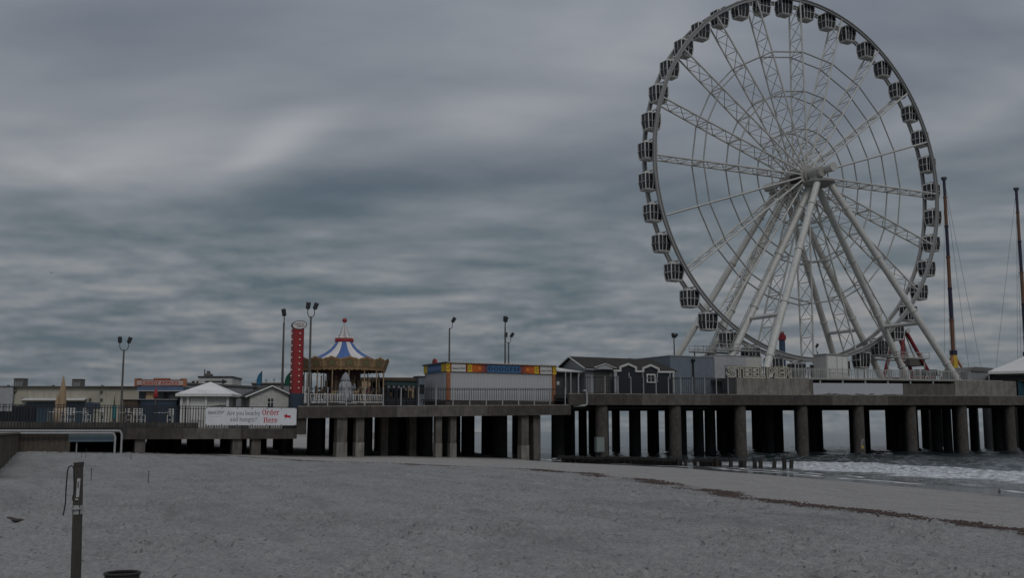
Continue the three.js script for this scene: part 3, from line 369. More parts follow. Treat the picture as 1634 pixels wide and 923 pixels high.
// ------------------------------------------------------------------ ferris wheel
{
  const base = platY(wheelS), hub = HUBY - base, R = 30.1, g = thing('ferris_wheel', 'giant white steel ferris wheel on eight tubular legs', 'ferris wheel', [WX, base, -WZ], PHI);
  const P = (r, th, z) => [-Math.sin(th) * r, hub + Math.cos(th) * r, z], PH0 = 0.0798, STEP = Math.PI / 20;
  const zAt = (r) => mix(1.75, 1.36, (r - 1.6) / (R - 1.6));
  for (const sd of [1, -1]) { // rim: a deep channel section
    const z = sd * 1.36, p = [[R - 0.30, -0.20], [R - 0.30, 0.20], [R - 0.16, 0.20], [R - 0.16, 0.06], [R + 0.16, 0.06], [R + 0.16, 0.20], [R + 0.30, 0.20], [R + 0.30, -0.20], [R - 0.30, -0.20]];
    mesh('rim', [clean(lathe(p, 160).toNonIndexed()).rotateX(Math.PI / 2).translate(0, hub, z)].map((q) => { q.computeVertexNormals(); return q; }), M.rim, g);
    for (const f of [0.70, 0.475, 0.26]) { const r = R * f, a = []; for (let k = 0; k < 20; k++) { const t = PH0 + (k * 2 + 1.5) * STEP; a.push(bar(P(r, t, sd * zAt(r)), P(r, t + 2 * STEP, sd * zAt(r)), 0.115, 6)); } mesh('brace_ring', a, M.steelDim, g); }
    mesh('hub_flange', [new THREE.CylinderGeometry(1.75, 1.75, 0.3, 32).rotateX(Math.PI / 2).translate(0, hub, sd * 1.72), new THREE.CylinderGeometry(1.25, 1.25, 0.5, 32).rotateX(Math.PI / 2).translate(0, hub, sd * 2.05)], M.steelDim, g);
  }
  for (let k = 0; k < 20; k++) { // spokes: two chords braced like a ladder
    const t = PH0 + (k * 2 + 1.5) * STEP, a = [], n = 9; for (const sd of [1, -1]) a.push(bar(P(1.5, t, sd * 1.75), P(R - 0.25, t, sd * 1.36), 0.15, 7));
    for (let i = 0; i < n; i++) { const r0 = mix(2.6, R - 0.6, i / n), r1 = mix(2.6, R - 0.6, (i + 1) / n); for (const sd of [1, -1]) a.push(bar(P(r0, t, sd * zAt(r0)), P(r1, t, -sd * zAt(r1)), 0.065, 5)); a.push(bar(P(r0, t, zAt(r0)), P(r0, t, -zAt(r0)), 0.075, 5)); }
    for (const f of [0.70, 0.475, 0.26]) a.push(bar(P(R * f, t, zAt(R * f)), P(R * f, t, -zAt(R * f)), 0.09, 6));
    mesh('spoke', a, M.steel, g);
  }
  for (let k = 0; k < 40; k++) { const t = PH0 + k * STEP; share('pivot_axle', picketG.axle ??= clean(bar([0, 0, -1.45], [0, 0, 1.45], 0.11, 8)), M.steelDim, g, ...P(30.5, t, 0)); }
  mesh('hub_drum', [new THREE.CylinderGeometry(1.05, 1.05, 3.5, 28).rotateX(Math.PI / 2).translate(0, hub, 0)], M.darkgrey, g);
  mesh('axle', [new THREE.CylinderGeometry(0.85, 0.85, 9.4, 28).rotateX(Math.PI / 2).translate(0, hub, 0.3)], M.steelDim, g);
  for (const sd of [1, -1]) {
    const zc = sd * 4.1, top = hub - 1.9;
    mesh('bearing_platform', [lathe([[0, -0.5], [1.6, -0.45], [2.5, 0.0], [2.65, 0.2], [2.45, 0.28], [0, 0.38]], 36).scale(1, 1, 0.95).translate(0, top, zc)], M.steelDim, g);
    mesh('bearing_block', [box(1.5, 1.3, 1.5, 0, top + 0.9, sd * 3.5), new THREE.CylinderGeometry(0.98, 0.98, 1.5, 24).rotateX(Math.PI / 2).translate(0, hub, sd * 3.5)], M.steelDim, g);
    mesh('drive_motor', [new THREE.CylinderGeometry(0.72, 0.72, 2.0, 20).rotateX(Math.PI / 2).translate(sd > 0 ? 0.9 : -1.6, hub + (sd > 0 ? 0.5 : -0.6), sd * 5.6), new THREE.CylinderGeometry(0.5, 0.5, 1.2, 20).rotateX(Math.PI / 2).translate(sd > 0 ? 0.9 : -1.6, hub + (sd > 0 ? 0.5 : -0.6), sd * 4.3)], M.offwhite, g);
    for (const tx of [-1, 1]) {
      const ends = [];
      for (const [zb, zt, dx] of [[2.7, 3.0, 0.6], [12.6, 5.2, 1.4]]) {
        const A = [tx * 19.9, 0.0, sd * zb], B = [tx * dx, top - 0.2, sd * zt], at = (q) => [mix(A[0], B[0], q), mix(A[1], B[1], q), mix(A[2], B[2], q)];
        const leg = mesh('leg', [bar(A, B, 0.54, 18), ...[0.10, 0.36, 0.63, 0.88].map((q) => bar(at(q - 0.004), at(q + 0.004), 0.66, 18)), box(2.2, 0.5, 2.2, A[0], 0.2, A[2])], M.steel, g); ends.push(at(0.30));
        if (tx < 0 && zb < 5) { // caged ladder up the inner legs
          const o = [-0.62, 0.36, 0], q = [], n = 84; for (const dz of [-0.22, 0.22]) q.push(bar([A[0] + o[0], A[1] + o[1], A[2] + dz], [B[0] + o[0], B[1] + o[1], B[2] + dz], 0.06, 5)); for (let i = 1; i < n; i++) { const c = at(i / n); q.push(box(0.08, 0.08, 0.5, c[0] + o[0], c[1] + o[1], c[2])); if (i % 2) q.push(box(0.5, 0.05, 0.05, c[0] + o[0] * 0.6, c[1] + o[1] * 0.6, c[2])); }
          mesh('ladder', q, M.steelDim, leg);
        }
      }
      mesh('leg_strut', [bar(ends[0], ends[1], 0.30, 12)], M.steel, g);
    }
  }
  // boarding galleries beside the rim near the bottom
  const gallery = (x0, x1, y, z0, z1) => { const q = [span(x0, x1, y, y + 0.2, z0, z1)]; for (const z of [z0, z1]) { for (const h of [0.5, 1.05]) q.push(box(x1 - x0, 0.06, 0.06, (x0 + x1) / 2, y + h, z)); for (let i = 0; i <= 5; i++) q.push(box(0.07, 1.1, 0.07, mix(x0, x1, i / 5), y + 0.55, z)); } for (const x of [x0 + 0.5, x1 - 0.5]) q.push(bar([x, 0, (z0 + z1) / 2], [x, y, (z0 + z1) / 2], 0.12, 8)); mesh('boarding_gallery', q, M.steelDim, g); };
  gallery(-21, -12.5, 4.5, 1.9, 3.3); gallery(-21, -12.5, 4.5, -3.3, -1.9); gallery(14.5, 24, 4.5, 1.9, 3.3); gallery(14.5, 24, 4.5, -3.3, -1.9);
  // gondolas, one by one round the rim
  const proto = new THREE.Group();
  { const ring = (y, a, b) => [[-a, y, b], [a, y, b], [a, y, -b], [-a, y, -b]], lv = [[-2.86, 0.98, 0.80], [-1.70, 1.14, 0.94], [-0.46, 1.12, 0.92]];
    const gl = [0, 1].map((i) => hexa([...ring(lv[i][0], lv[i][1] - 0.03, lv[i][2] - 0.03), ...ring(lv[i + 1][0], lv[i + 1][1] - 0.03, lv[i + 1][2] - 0.03)])); mesh('glazing', gl, M.glass, proto);
    const fr = []; for (let i = 0; i < 2; i++) { const A = ring(...lv[i]), B = ring(...lv[i + 1]); for (let c = 0; c < 4; c++) { fr.push(bar(A[c], B[c], 0.085, 6)); const m = (P, q) => P[c].map((v, j) => mix(v, P[(c + 1) % 4][j], q)); for (const q of c % 2 ? [0.5] : [0.3, 0.62]) fr.push(bar(m(A, q), m(B, q), 0.055, 5)); } for (const L of [A, B]) for (let c = 0; c < 4; c++) fr.push(bar(L[c], L[(c + 1) % 4], 0.07, 6)); }
    mesh('frame', fr, M.white, proto);
    mesh('floor', hexa([...ring(-3.05, 0.90, 0.74), ...ring(-2.86, 1.01, 0.83)]), M.offwhite, proto);
    mesh('roof', [hexa([...ring(-0.46, 1.18, 0.98), ...ring(-0.28, 1.02, 0.84)]), lathe([[0.78, 0], [0.7, 0.12], [0.45, 0.24], [0, 0.28]], 16).scale(1.05, 1, 0.95).translate(0, -0.28, 0)], M.offwhite, proto);
    mesh('hanger', [hose([[-0.8, -0.36, 0], [-0.45, -0.02, 0], [0, 0.08, 0], [0.45, -0.02, 0], [0.8, -0.36, 0]], 0.07, 16, 6), bar([0, -0.1, -0.5], [0, 0.0, 0.5], 0.12, 8)], M.offwhite, proto);
    mesh('bench', [box(0.5, 0.45, 1.2, -0.45, -2.3, 0)], M.darkgrey, proto);
  }
  const ord = ['', 'first', 'second', 'third', 'fourth', 'fifth', 'sixth', 'seventh', 'eighth', 'ninth', 'tenth', 'eleventh', 'twelfth', 'thirteenth', 'fourteenth', 'fifteenth', 'sixteenth', 'seventeenth', 'eighteenth', 'nineteenth'];
  for (let k = -19; k <= 20; k++) {
    const th = PH0 + k * STEP, l = P(30.5, th, 0), q = proto.clone(), c = Math.cos(PHI), s = Math.sin(PHI); q.name = numbered('gondola'); q.position.set(WX + l[0] * c, base + l[1], -WZ - l[0] * s); q.rotation.y = PHI;
    q.userData = { label: k === 0 ? 'dark-glazed gondola at the very top of the wheel, just left of centre' : k === 20 ? 'dark-glazed gondola at the very bottom of the wheel' : `dark-glazed white gondola, ${ord[Math.abs(k)]} ${k > 0 ? 'down the left' : 'down the right'} side from the topmost one`, category: 'gondola', group: 'gondolas hanging round the ferris wheel' }; scene.add(q);
  }
}
// ------------------------------------------------------------------ sign letters on the wall
{
  const font = await new FontLoader().loadAsync('fonts/droid/droid_sans_bold.typeface.json');
  const s = new Spot(1160, 603, { w: 0.9 }), g = here(s, 'letter_sign', 'row of weathered marquee letters on the concrete wall reading STEEL PIER', 'sign'), H = s.at(1210, 586)[1] - s.at(1210, 603)[1];
  const xs = [1160, 1173, 1184.5, 1197, 1209, 1222.5, 1234.5, 1239, 1250], we = [12, 11.5, 11, 11, 10.5, 11.5, 3.6, 10.5, 12]; const sides = stain(0.16, 0.15, 0.135, 0.8, 0.6), face = stain(0.24, 0.235, 0.22, 0.8, 0.8), edge = stain(0.70, 0.67, 0.56, 0.7, 0.8);
  [...'STEELPIER'].forEach((ch, i) => {
    const G = new TextGeometry(ch, { font, size: 1, depth: 0.4, bevelEnabled: false, curveSegments: 6 }); G.computeBoundingBox(); const b = G.boundingBox, x0 = s.x(xs[i], 0, 595), w = s.x(xs[i] + we[i], 0, 595) - x0, kx = w / (b.max.x - b.min.x), ky = H / (b.max.y - b.min.y), y0 = platY(pierPt(xs[i], 600, 0.9).s) - s.o[1];
    G.translate(-b.min.x, -b.min.y, 0).scale(kx, ky, 1).translate(x0, y0, -0.3); const L = mesh('letter', [G], sides, g);
    const shapes = font.generateShapes(ch, 1), fg = new THREE.ShapeGeometry(shapes, 6); fg.computeBoundingBox(); const q = fg.boundingBox.clone(); fg.translate(-q.min.x, -q.min.y, 0).scale(kx, ky, 1).translate(x0, y0, 0.105);
    const cx = x0 + w / 2, cy = y0 + H / 2; fg.translate(-cx, -cy, 0).scale(0.985, 0.99, 1).translate(cx, cy, 0); mesh('letter_face', [fg], face, L);
    const tubes = shapes.flatMap((sh) => [sh, ...sh.holes]).map((c) => { const pts = c.getPoints(5).map((v) => [x0 + (v.x - q.min.x) * kx, y0 + (v.y - q.min.y) * ky, 0.12]), o = []; for (let j = 0; j < pts.length; j++) { const A = pts[j], B = pts[(j + 1) % pts.length]; if (Math.hypot(A[0] - B[0], A[1] - B[1]) > 0.004) o.push(bar(A, B, 0.055, 5)); } return o; }); mesh('letter_edge', tubes, edge, L);
  });
  const yb = platY(pierPt(1210, 600, 0.9).s) - s.o[1]; mesh('mounting_frame', [span(0, s.x(1262), yb - 0.12, yb - 0.01, -0.28, 0.05), span(0, s.x(1262), yb + H + 0.02, yb + H + 0.1, -0.3, -0.22), ...[0, 0.2, 0.4, 0.6, 0.8, 1].map((q) => span(s.x(1262) * q - 0.04, s.x(1262) * q + 0.04, yb - 0.1, yb + H + 0.02, -0.4, -0.31))], M.pole, g);
}

// ------------------------------------------------------------------ carousel
{
  const c = new Spot(547.5, 645, { w: 7.6 }); c.o[1] = lowY(pierPt(547.5, 645, 7.6).s); c.px = 547.5;
  const g = here(c, 'carousel', 'carousel with a blue and white striped tent top and a red ball', 'carousel'), m = c.x(557.5) / 10, Y = (py) => c.y(py), R = 66 * m;
  mesh('platform', [new THREE.CylinderGeometry(R * 0.97, R, 0.45, 40).translate(0, 0.23, 0)], M.wood, g);
  mesh('centre_drum', [new THREE.CylinderGeometry(2.0, 2.0, Y(592) - 0.4, 16).translate(0, 0.4 + (Y(592) - 0.4) / 2, 0)], stain(0.11, 0.05, 0.04, 0.6, 0.8), g);
  for (let k = 0; k < 8; k++) { const a = k / 8 * 6.283; share('mirror_panel', picketG.mir ??= clean(box(1.1, 1.9, 0.08)), stain(0.22, 0.15, 0.08, 0.4, 0.8), g, Math.sin(a) * 2.05, 2.2, Math.cos(a) * 2.05, a); }
  mesh('ceiling', [new THREE.CylinderGeometry(R * 0.98, R * 0.98, 0.12, 40).translate(0, Y(588), 0)], M.wood, g);
  const prof = [[58 * m, Y(577)], [45 * m, Y(571)], [32 * m, Y(564.5)], [22 * m, Y(557)], [16 * m, Y(550)], [13.2 * m, Y(546)]];
  for (let k = 0; k < 14; k++) { const w = 2 * Math.PI / 14, a = (k - 0.5) * w - 0.32; const gm = lathe([...prof], 4, a + 0.006, w - 0.012); mesh('canopy_panel', [gm], k % 2 ? M.canvas : M.blue, g); }
  mesh('cupola_ring', [lathe([[13.2 * m, Y(547)], [14.5 * m, Y(546)], [14.5 * m, Y(542)], [12.5 * m, Y(541)], [12.5 * m, Y(547)]], 32)], M.red, g);
  for (let k = 0; k < 16; k++) { const a = k / 16 * 6.283; share('lamp_globe', picketG.glb ??= clean(ball(0.11, 0, 0, 0)), M.bulb, g, Math.sin(a) * 13.4 * m, Y(539.6), Math.cos(a) * 13.4 * m); }
  for (let k = 0; k < 12; k++) { const w = 6.2832 / 12; mesh('spire_panel', [lathe([[11 * m, Y(540.5)], [5.6 * m, Y(529)], [1.3 * m, Y(516)]], 3, k * w, w)], k % 2 ? M.greyLight : M.canvas, g); }
  mesh('finial_ball', [ball(3.7 * m, 0, Y(511.5), 0, 18, 14)], M.red, g);
  const panelMat = paint(256, 128, (x, w, h) => { x.fillStyle = '#8a7154'; x.fillRect(0, 0, w, h); x.strokeStyle = '#caa676'; x.lineWidth = 7; x.strokeRect(6, 6, w - 12, h - 12); x.fillStyle = '#7a7450'; x.beginPath(); x.ellipse(w / 2, h / 2, 62, 34, 0, 0, 7); x.fill(); x.strokeStyle = '#7a3c2c'; x.lineWidth = 4; x.stroke(); x.strokeStyle = '#d8bd8e'; x.lineWidth = 5; for (const q of [-1, 1]) { x.beginPath(); x.arc(w / 2 + q * 92, h / 2, 18, 0, 5); x.stroke(); } for (let i = 0; i < 300; i++) { x.fillStyle = `rgba(60,35,25,${rnd() * 0.15})`; x.fillRect(rnd() * w, rnd() * h, 8 * rnd(), 5 * rnd()); } });
  const n = 16, r0 = 64 * m, r1 = 70 * m, y0 = Y(591), y1 = Y(575); // rounding boards flare outwards, wavy on top, scalloped below
  for (let k = 0; k < n; k++) {
    const seg = 10, P = [], U = [], I = []; for (let j = 0; j <= seg; j++) { const a = (k + j / seg) / n * 6.2832, q = j / seg * 2 - 1, top = y1 + 0.13 * Math.cos(q * Math.PI) + 0.05 * Math.cos(q * 9), bot = y0 - 0.08 - 0.16 * Math.abs(Math.sin(q * Math.PI * 1.5)); for (const [r, y, v] of [[r0, bot, 0], [r1, top, 1], [r0 - 0.07, bot, 0], [r1 - 0.07, top, 1]]) { P.push(Math.sin(a) * r, y, Math.cos(a) * r); U.push(j / seg, v); } }
    for (let j = 0; j < seg; j++) { const a = j * 4, b = a + 4; I.push(a, b, b + 1, a, b + 1, a + 1, a + 2, b + 3, b + 2, a + 2, a + 3, b + 3, a + 1, b + 1, b + 3, a + 1, b + 3, a + 3, a, b + 2, b, a, a + 2, b + 2); }
    const gm = new THREE.BufferGeometry(); gm.setAttribute('position', new THREE.Float32BufferAttribute(P, 3)); gm.setAttribute('uv', new THREE.Float32BufferAttribute(U, 2)); gm.setIndex(I); gm.computeVertexNormals(); mesh('rounding_board', [gm], panelMat, g);
  }
  const horse = merge([new THREE.CapsuleGeometry(0.24, 0.62, 4, 10).rotateZ(Math.PI / 2).translate(0, 1.1, 0), bar([0.42, 1.2, 0], [0.72, 1.72, 0], 0.17, 8, 0.1), bar([0.66, 1.75, 0], [0.98, 1.55, 0], 0.11, 8, 0.07), bar([-0.5, 1.2, 0], [-0.78, 0.8, 0], 0.07, 6, 0.03), ...[[0.38, 0.1, 0.62, 0.6], [0.36, -0.1, 0.2, 0.55], [-0.4, 0.1, -0.62, 0.5], [-0.38, -0.1, -0.3, 0.5]].flatMap(([x, z, x2, y2]) => [bar([x, 0.98, z], [x2, y2 + 0.2, z], 0.09, 6, 0.06), bar([x2, y2 + 0.2, z], [x2 - 0.15, y2 - 0.1, z], 0.06, 6, 0.045)])]);
  for (let k = 0; k < 18; k++) { const a = k / 18 * 6.2832 + 0.1, r = k % 2 ? 4.2 : 3.1; const h = share('horse', horse, [M.tan, M.wood, M.redDeep, M.wood][k % 4], g, Math.sin(a) * r, rr(0.35, 0.75), Math.cos(a) * r, a); mesh('pole', [bar([0, -0.3, 0], [0, 3.1, 0], 0.045, 6)], M.tan, h); }
  for (let k = 0; k < 16; k++) { const a = (k + 0.5) / 16 * 6.2832; share('post', picketG.cpost ??= clean(bar([0, 0.4, 0], [0, Y(590), 0], 0.06, 7)), M.tan, g, Math.sin(a) * R * 0.95, 0, Math.cos(a) * R * 0.95); }
  const f = new Spot(487, 642, { w: 1.6 }); f.o[1] = lowY(pierPt(487, 642, 1.6).s); const fg = here(f, 'queue_fence', 'low white picket fence in front of the carousel', 'fence'), L = f.x(611);
  fg.position.y += 0.42; mesh('plinth', [span(-0.2, L + 0.2, -0.42, 0.0, -0.3, 0.3)], M.concreteDark, fg); for (const y of [0.16, 0.98]) mesh('rail', [span(0, L, y, y + 0.09, -0.03, 0.03)], M.white, fg); for (let i = 0; i <= 44; i++) if (i % 11 > 0) share('picket', picketG.cw ??= clean(box(0.075, 0.92, 0.04, 0, 0.58, 0)), M.white, fg, L * i / 44, 0, 0); for (let i = 0; i <= 4; i++) share('post', picketG.cwp ??= clean(box(0.13, 1.16, 0.1, 0, 0.58, 0)), M.white, fg, L * i / 4, 0, 0);
  { const q = new Spot(551, 645, { w: 2.4 }); q.o[1] = lowY(pierPt(551, 645, 2.4).s); const st = here(q, 'statue', 'pale silvery cone-shaped statue standing before the carousel', 'statue'); const lump = (p, H) => { const gm = lathe(p, 28), v = gm.attributes.position; for (let i = 0; i < v.count; i++) { const y = v.getY(i), a = Math.atan2(v.getX(i), v.getZ(i)), k = 1 + 0.12 * N1(a * 2.4, y * 2) + 0.1 * Math.sin(a * 7 + y * 3); v.setX(i, v.getX(i) * k); v.setZ(i, v.getZ(i) * k); } gm.computeVertexNormals(); return gm; };
    const h = q.at(551, 594)[1]; mesh('robe', [lump([[0.01, 0.45], [0.95, 0.47], [0.98, 0.9], [0.86, 1.5], [0.72, 2.1], [0.62, 2.6], [0.5, 2.85], [0.01, 2.9]])], M.silver, st); mesh('hood', [lump([[0.01, 2.7], [0.46, 2.8], [0.5, 3.1], [0.34, h - 0.35], [0.14, h - 0.12], [0.01, h]])], M.silver, st); mesh('arm', [bar([0.5, 2.3, 0.2], [1.0, 2.0, 0.4], 0.17, 8), bar([1.0, 2.0, 0.4], [0.9, 2.6, 0.4], 0.12, 8)], M.silver, st); mesh('plinth', [span(-1.05, 1.05, 0, 0.46, -1.0, 1.0)], M.greyLight, st); }
}
// ------------------------------------------------------------------ red tower sign, flags, lamp posts
{
  const s = new Spot(472, 648, { w: 4.5 }); s.o[1] = lowY(lowA.s) - 0.0; s.px = 472; const g = here(s, 'tower_sign', 'tall red column sign studded with bulbs, white oval on top', 'sign'), w = (s.x(482.5) - s.x(463.5)) * 0.8, h = s.y(525);
  mesh('column', [span(-w / 2, w / 2, 1.6, h, -w / 2, w / 2)], M.red, g); mesh('base', [span(-w * 0.62, w * 0.62, 0, 1.6, -w * 0.62, w * 0.62)], M.navyBlue, g); for (const x of [-1, 1]) mesh('edge_trim', [span(x * w / 2 - 0.04, x * w / 2 + 0.04, 1.62, h + 0.05, w / 2 - 0.02, w / 2 + 0.06)], M.redDeep, g);
  for (let i = 0; i < 10; i++) { const y = mix(s.y(620), s.y(533), i / 9); share('bulb', picketG.bulb ??= clean(ball(0.10, 0, 0, 0)), M.bulb, g, w * 0.12, y, w / 2 + 0.05); share('bulb', picketG.bulb, M.bulb, g, -w / 2 - 0.05, y, 0); }
  const ov = new THREE.Shape(); ov.absellipse(0, 0, 12.2 * w / 15.2, 7 * w / 15.2, 0, Math.PI * 2, false, 0.12);
  const plate = (k, dep, z) => new THREE.ExtrudeGeometry(ov, { depth: dep, bevelEnabled: false, curveSegments: 24 }).scale(k, k, 1).translate(0.05, s.y(519.5), z);
  const oval = mesh('oval_plate', [plate(1, 0.4, w / 2 - 0.35)], M.darkgrey, g); const a = 12.2 * w / 15.2, b = 7 * w / 15.2, face = new THREE.ShapeGeometry(ov, 28).scale(0.9, 0.86, 1); { const u = face.attributes.uv, p = face.attributes.position; for (let i = 0; i < u.count; i++) u.setXY(i, p.getX(i) / a * 0.5 + 0.5, p.getY(i) / b * 0.5 + 0.5); }
  mesh('oval_face', [face.translate(0.05, s.y(519.5), w / 2 + 0.056)], paint(512, 288, (x, W, H) => { x.fillStyle = '#d6d3cf'; x.fillRect(0, 0, W, H); x.save(); x.translate(W / 2, H / 2); x.rotate(-0.14); x.fillStyle = '#5a1420'; x.font = 'bold 82px sans-serif'; x.textAlign = 'center'; x.fillText('TWIST &', -24, -6); x.fillText('SHOUT', 34, 70); x.restore(); }), oval);
}
function flag(px, py0, py1, mat, label, w) { const s = new Spot(px, 640, { w }); s.o[1] = lowY(lowA.s); s.px = px; const g = here(s, 'feather_flag', label, 'flag', 'feather flags behind the shed'), y0 = s.y(py0), y1 = s.y(py1), k = (y0 - y1); mesh('staff', [bar([0, 0, 0], [0, y0, 0], 0.04, 6)], M.iron, g); mesh('cloth', [prism([[0, y1], [-0.55, y1 - 0.05], [-0.62, y1 + k * 0.35], [-0.42, y1 + k * 0.7], [0, y0]], -0.01, 0.01)], mat, g); }
flag(417, 592, 614, stain(0.03, 0.16, 0.30, 0.8), 'blue feather flag rising behind the white gabled shed', 14); flag(462, 594, 616, M.green, 'green feather flag just left of the red tower sign', 9); flag(485, 596, 616, M.teal, 'teal feather flag between the red tower sign and the carousel', 12);
function lamp(px, pyb, pyt, heads, w, baseY, label, opt = {}) {
  const s = new Spot(px, pyb, { w, ...opt }); s.o[1] = baseY ?? s.o[1]; s.px = px; const g = here(s, 'floodlight_pole', label, 'lamp post'), h = s.y(pyt), sc = s.x(px + 1);
  mesh('pole', [bar([0, 0, 0], [0, h, 0], 0.16, 10, 0.10), bar([0, 0, 0], [0, 0.35, 0], 0.25, 10)], M.pole, g);
  for (const [dx, dz, tilt] of heads) { const x = dx * sc; mesh('arm', [hose([[0, h - 0.15, 0], [x * 0.55, h - 0.05, dz * 0.5], [x * 0.95, h + 0.25, dz], [x, h + 0.9, dz]], 0.05, 12, 6)], M.pole, g); const hd = share('lamp_head', picketG.head ??= clean(merge([box(0.46, 0.72, 0.22, 0, 0.36, 0), box(0.18, 0.2, 0.18, 0, 0, 0), box(0.40, 0.62, 0.04, 0, 0.37, 0.13)])), M.darkgrey, g, x, h + 0.85, dz); hd.rotation.z = tilt; hd.rotation.x = 0.35; }
}
lamp(194.5, 640, 558, [[-7, 0, 0.08], [7, 0, -0.25]], 24, bwTop, 'double floodlight pole above the long cream building');
lamp(450, 640, 515, [[-1.6, 0.5, 0.3], [1.6, -0.4, 0.2]], 8, lowY(lowA.s), 'floodlight pole left of the red tower sign, heads edge on');
lamp(493, 645, 505, [[-6, 0, 0], [6.5, 0, -0.25]], 1.2, lowY(pierPt(493, 645).s), 'tall double floodlight pole between red tower sign and carousel');
lamp(716.5, 640, 524, [[3.2, 0.3, -0.4]], 22, lowY(5), 'thin single-headed pole behind the left end of the bumper car hall');
lamp(806, 640, 523, [[-2.6, 0.4, 0.1], [2.6, -0.4, -0.1]], 20, lowY(5), 'taller twin floodlight pole behind the bumper car hall');
lamp(811.5, 640, 546.5, [[-2.2, -0.5, 0.1], [3.6, 0, -0.5]], 32, lowY(8), 'shorter floodlight pole close beside the taller one behind the bumper car hall');
lamp(1076.5, 600, 547, [[-5, 0, 0.4], [3, 0, -0.6]], 28, upY(30), 'small double floodlight pole above the blue-grey building');
lamp(1305.5, 600, 562, [[4, 0, -0.4]], 36, platY(60), 'thin floodlight pole seen through the lower wheel');

// ------------------------------------------------------------------ buildings on the lower pier
{
  const W0 = 4.0, s = new Spot(711.5, 640, { w: W0 }); s.o[1] = lowY(pierPt(800, 640, W0).s); s.px = 800; const g = here(s, 'bumper_car_hall', 'white bumper car hall with a bright band reading DODGEM', 'building'), w = s.x(885.5), D = -s.zAt(677.5, 0), Y = (py) => s.y(py, 800), yt = Y(583), yb = Y(595.5), y0 = Y(640);
  mesh('plinth', [span(-0.1, w + 0.1, 0, y0, 0.1, -D - 0.1)], M.concreteDark, g);
  const n = 36; for (let i = 0; i < n; i++) share('wall_panel', picketG.wp ??= clean(box(w / n - 0.008, yb - y0, 0.12)), i % 5 ? M.hall : M.hall2, g, w * (i + 0.5) / n, (yb + y0) / 2, -0.06 - (i % 2) * 0.006);
  mesh('side_wall', [span(0.02, 0.2, y0, yb, -0.14, -D)], M.hall, g); mesh('core', [span(0.22, w - 0.05, y0, yt, -0.2, -D)], M.greyLight, g);
  mesh('roof', [span(-0.25, w + 0.1, yt + 0.004, yt + 0.18, 0.3, -D - 0.2)], M.darkgrey, g); for (let i = 0; i < 70; i++) share('roof_lamp', picketG.rl ??= clean(ball(0.07, 0, 0, 0, 7, 5)), M.bulb, g, w * (i + 0.5) / 70, yt + 0.1, 0.33);
  const X = (px) => (px - 711.5) / 174;
  board('sign_band', w + 0.3, yt - yb, 0.2, w / 2, (yt + yb) / 2, 0.08, paint(2048, 150, (x, W, H) => {
    const R = (a, b, c) => { x.fillStyle = c; x.fillRect(X(a) * W, 0, (X(b) - X(a)) * W, H); }, burst = (px) => { x.save(); x.translate(X(px) * W, H / 2); x.fillStyle = '#2a2016'; for (let k = 0; k < 12; k++) { x.rotate(6.283 / 12); x.fillRect(22, -4, 26, 8); } x.restore(); };
    x.fillStyle = '#b85a1c'; x.fillRect(0, 0, W, H); R(700, 718, '#d8b42a'); burst(714); R(718, 720, '#8c1f1c'); R(720, 741.5, '#c9c7c2'); R(741.5, 744, '#8c1f1c'); R(744, 751, '#d8b42a'); burst(746);
    for (const [a, b] of [[751, 775], [827, 850]]) { const q = x.createLinearGradient(X(a) * W, 0, X(b) * W, 0); q.addColorStop(0, a < 800 ? '#c0661c' : '#6a3a44'); q.addColorStop(0.5, '#b8541c'); q.addColorStop(1, a < 800 ? '#5a3a50' : '#c0661c'); x.fillStyle = q; x.fillRect(X(a) * W, 0, (X(b) - X(a)) * W, H); x.fillStyle = '#e08a34'; const c = X((a + b) / 2) * W; x.beginPath(); for (let k = 0; k < 8; k++) { const r = k % 2 ? 16 : 46; x.lineTo(c + r * Math.cos(k * 0.785 + 0.785), H / 2 + r * Math.sin(k * 0.785 + 0.785)); } x.fill(); x.fillStyle = '#6a2418'; for (let k = 0; k < 6; k++) x.fillRect(c - 90 + k * 36, k % 2 ? 24 : H - 34, 12, 10); }
    R(775, 827, '#3f6f98'); x.strokeStyle = '#2f4f78'; x.lineWidth = 8; x.strokeRect(X(776.5) * W, 10, (X(825.5) - X(776.5)) * W, H - 20); x.fillStyle = '#20263c'; x.font = 'bold 128px sans-serif'; x.textAlign = 'center'; x.textBaseline = 'middle'; x.save(); x.translate(X(801) * W, H / 2 + 6); x.scale(1.06, 0.82); x.fillText('DODGEM', 0, 0); x.restore();
    R(850, 857, '#d8b42a'); burst(855); R(857, 859, '#7a241c'); R(859, 878, '#c3c1bc'); R(878, 879.5, '#7a241c'); R(879.5, 890, '#d8b42a'); burst(882);
    script(x, X(731) * W, H * 0.56, 1.0, '#2c2c2e'); script(x, X(868.5) * W, H * 0.56, 0.9, '#2c2c2e');
  }), M.orange, g);
  board('side_band', D, yt - yb, 0.16, -0.06, (yt + yb) / 2, -D / 2 + 0.05, paint(512, 128, (x, W, H) => { x.fillStyle = '#3a5f86'; x.fillRect(0, 0, W, H); x.fillStyle = '#c9a92c'; x.fillRect(0, 0, 90, H); x.fillRect(W - 90, 0, 90, H); x.fillStyle = '#7b86b8'; x.font = 'bold 70px sans-serif'; x.textAlign = 'center'; x.fillText('DODGEM', W / 2, H / 2 + 26); }), M.blue, g, -Math.PI / 2);
  mesh('crest', [new THREE.CylinderGeometry(0.62, 0.62, 0.2, 20, 1, false, 0, Math.PI).rotateZ(Math.PI / 2).rotateX(0).rotateY(Math.PI / 2).rotateY(-Math.PI / 2).translate(-0.05, yt + 0.15, -D * 0.5)], M.red, g);
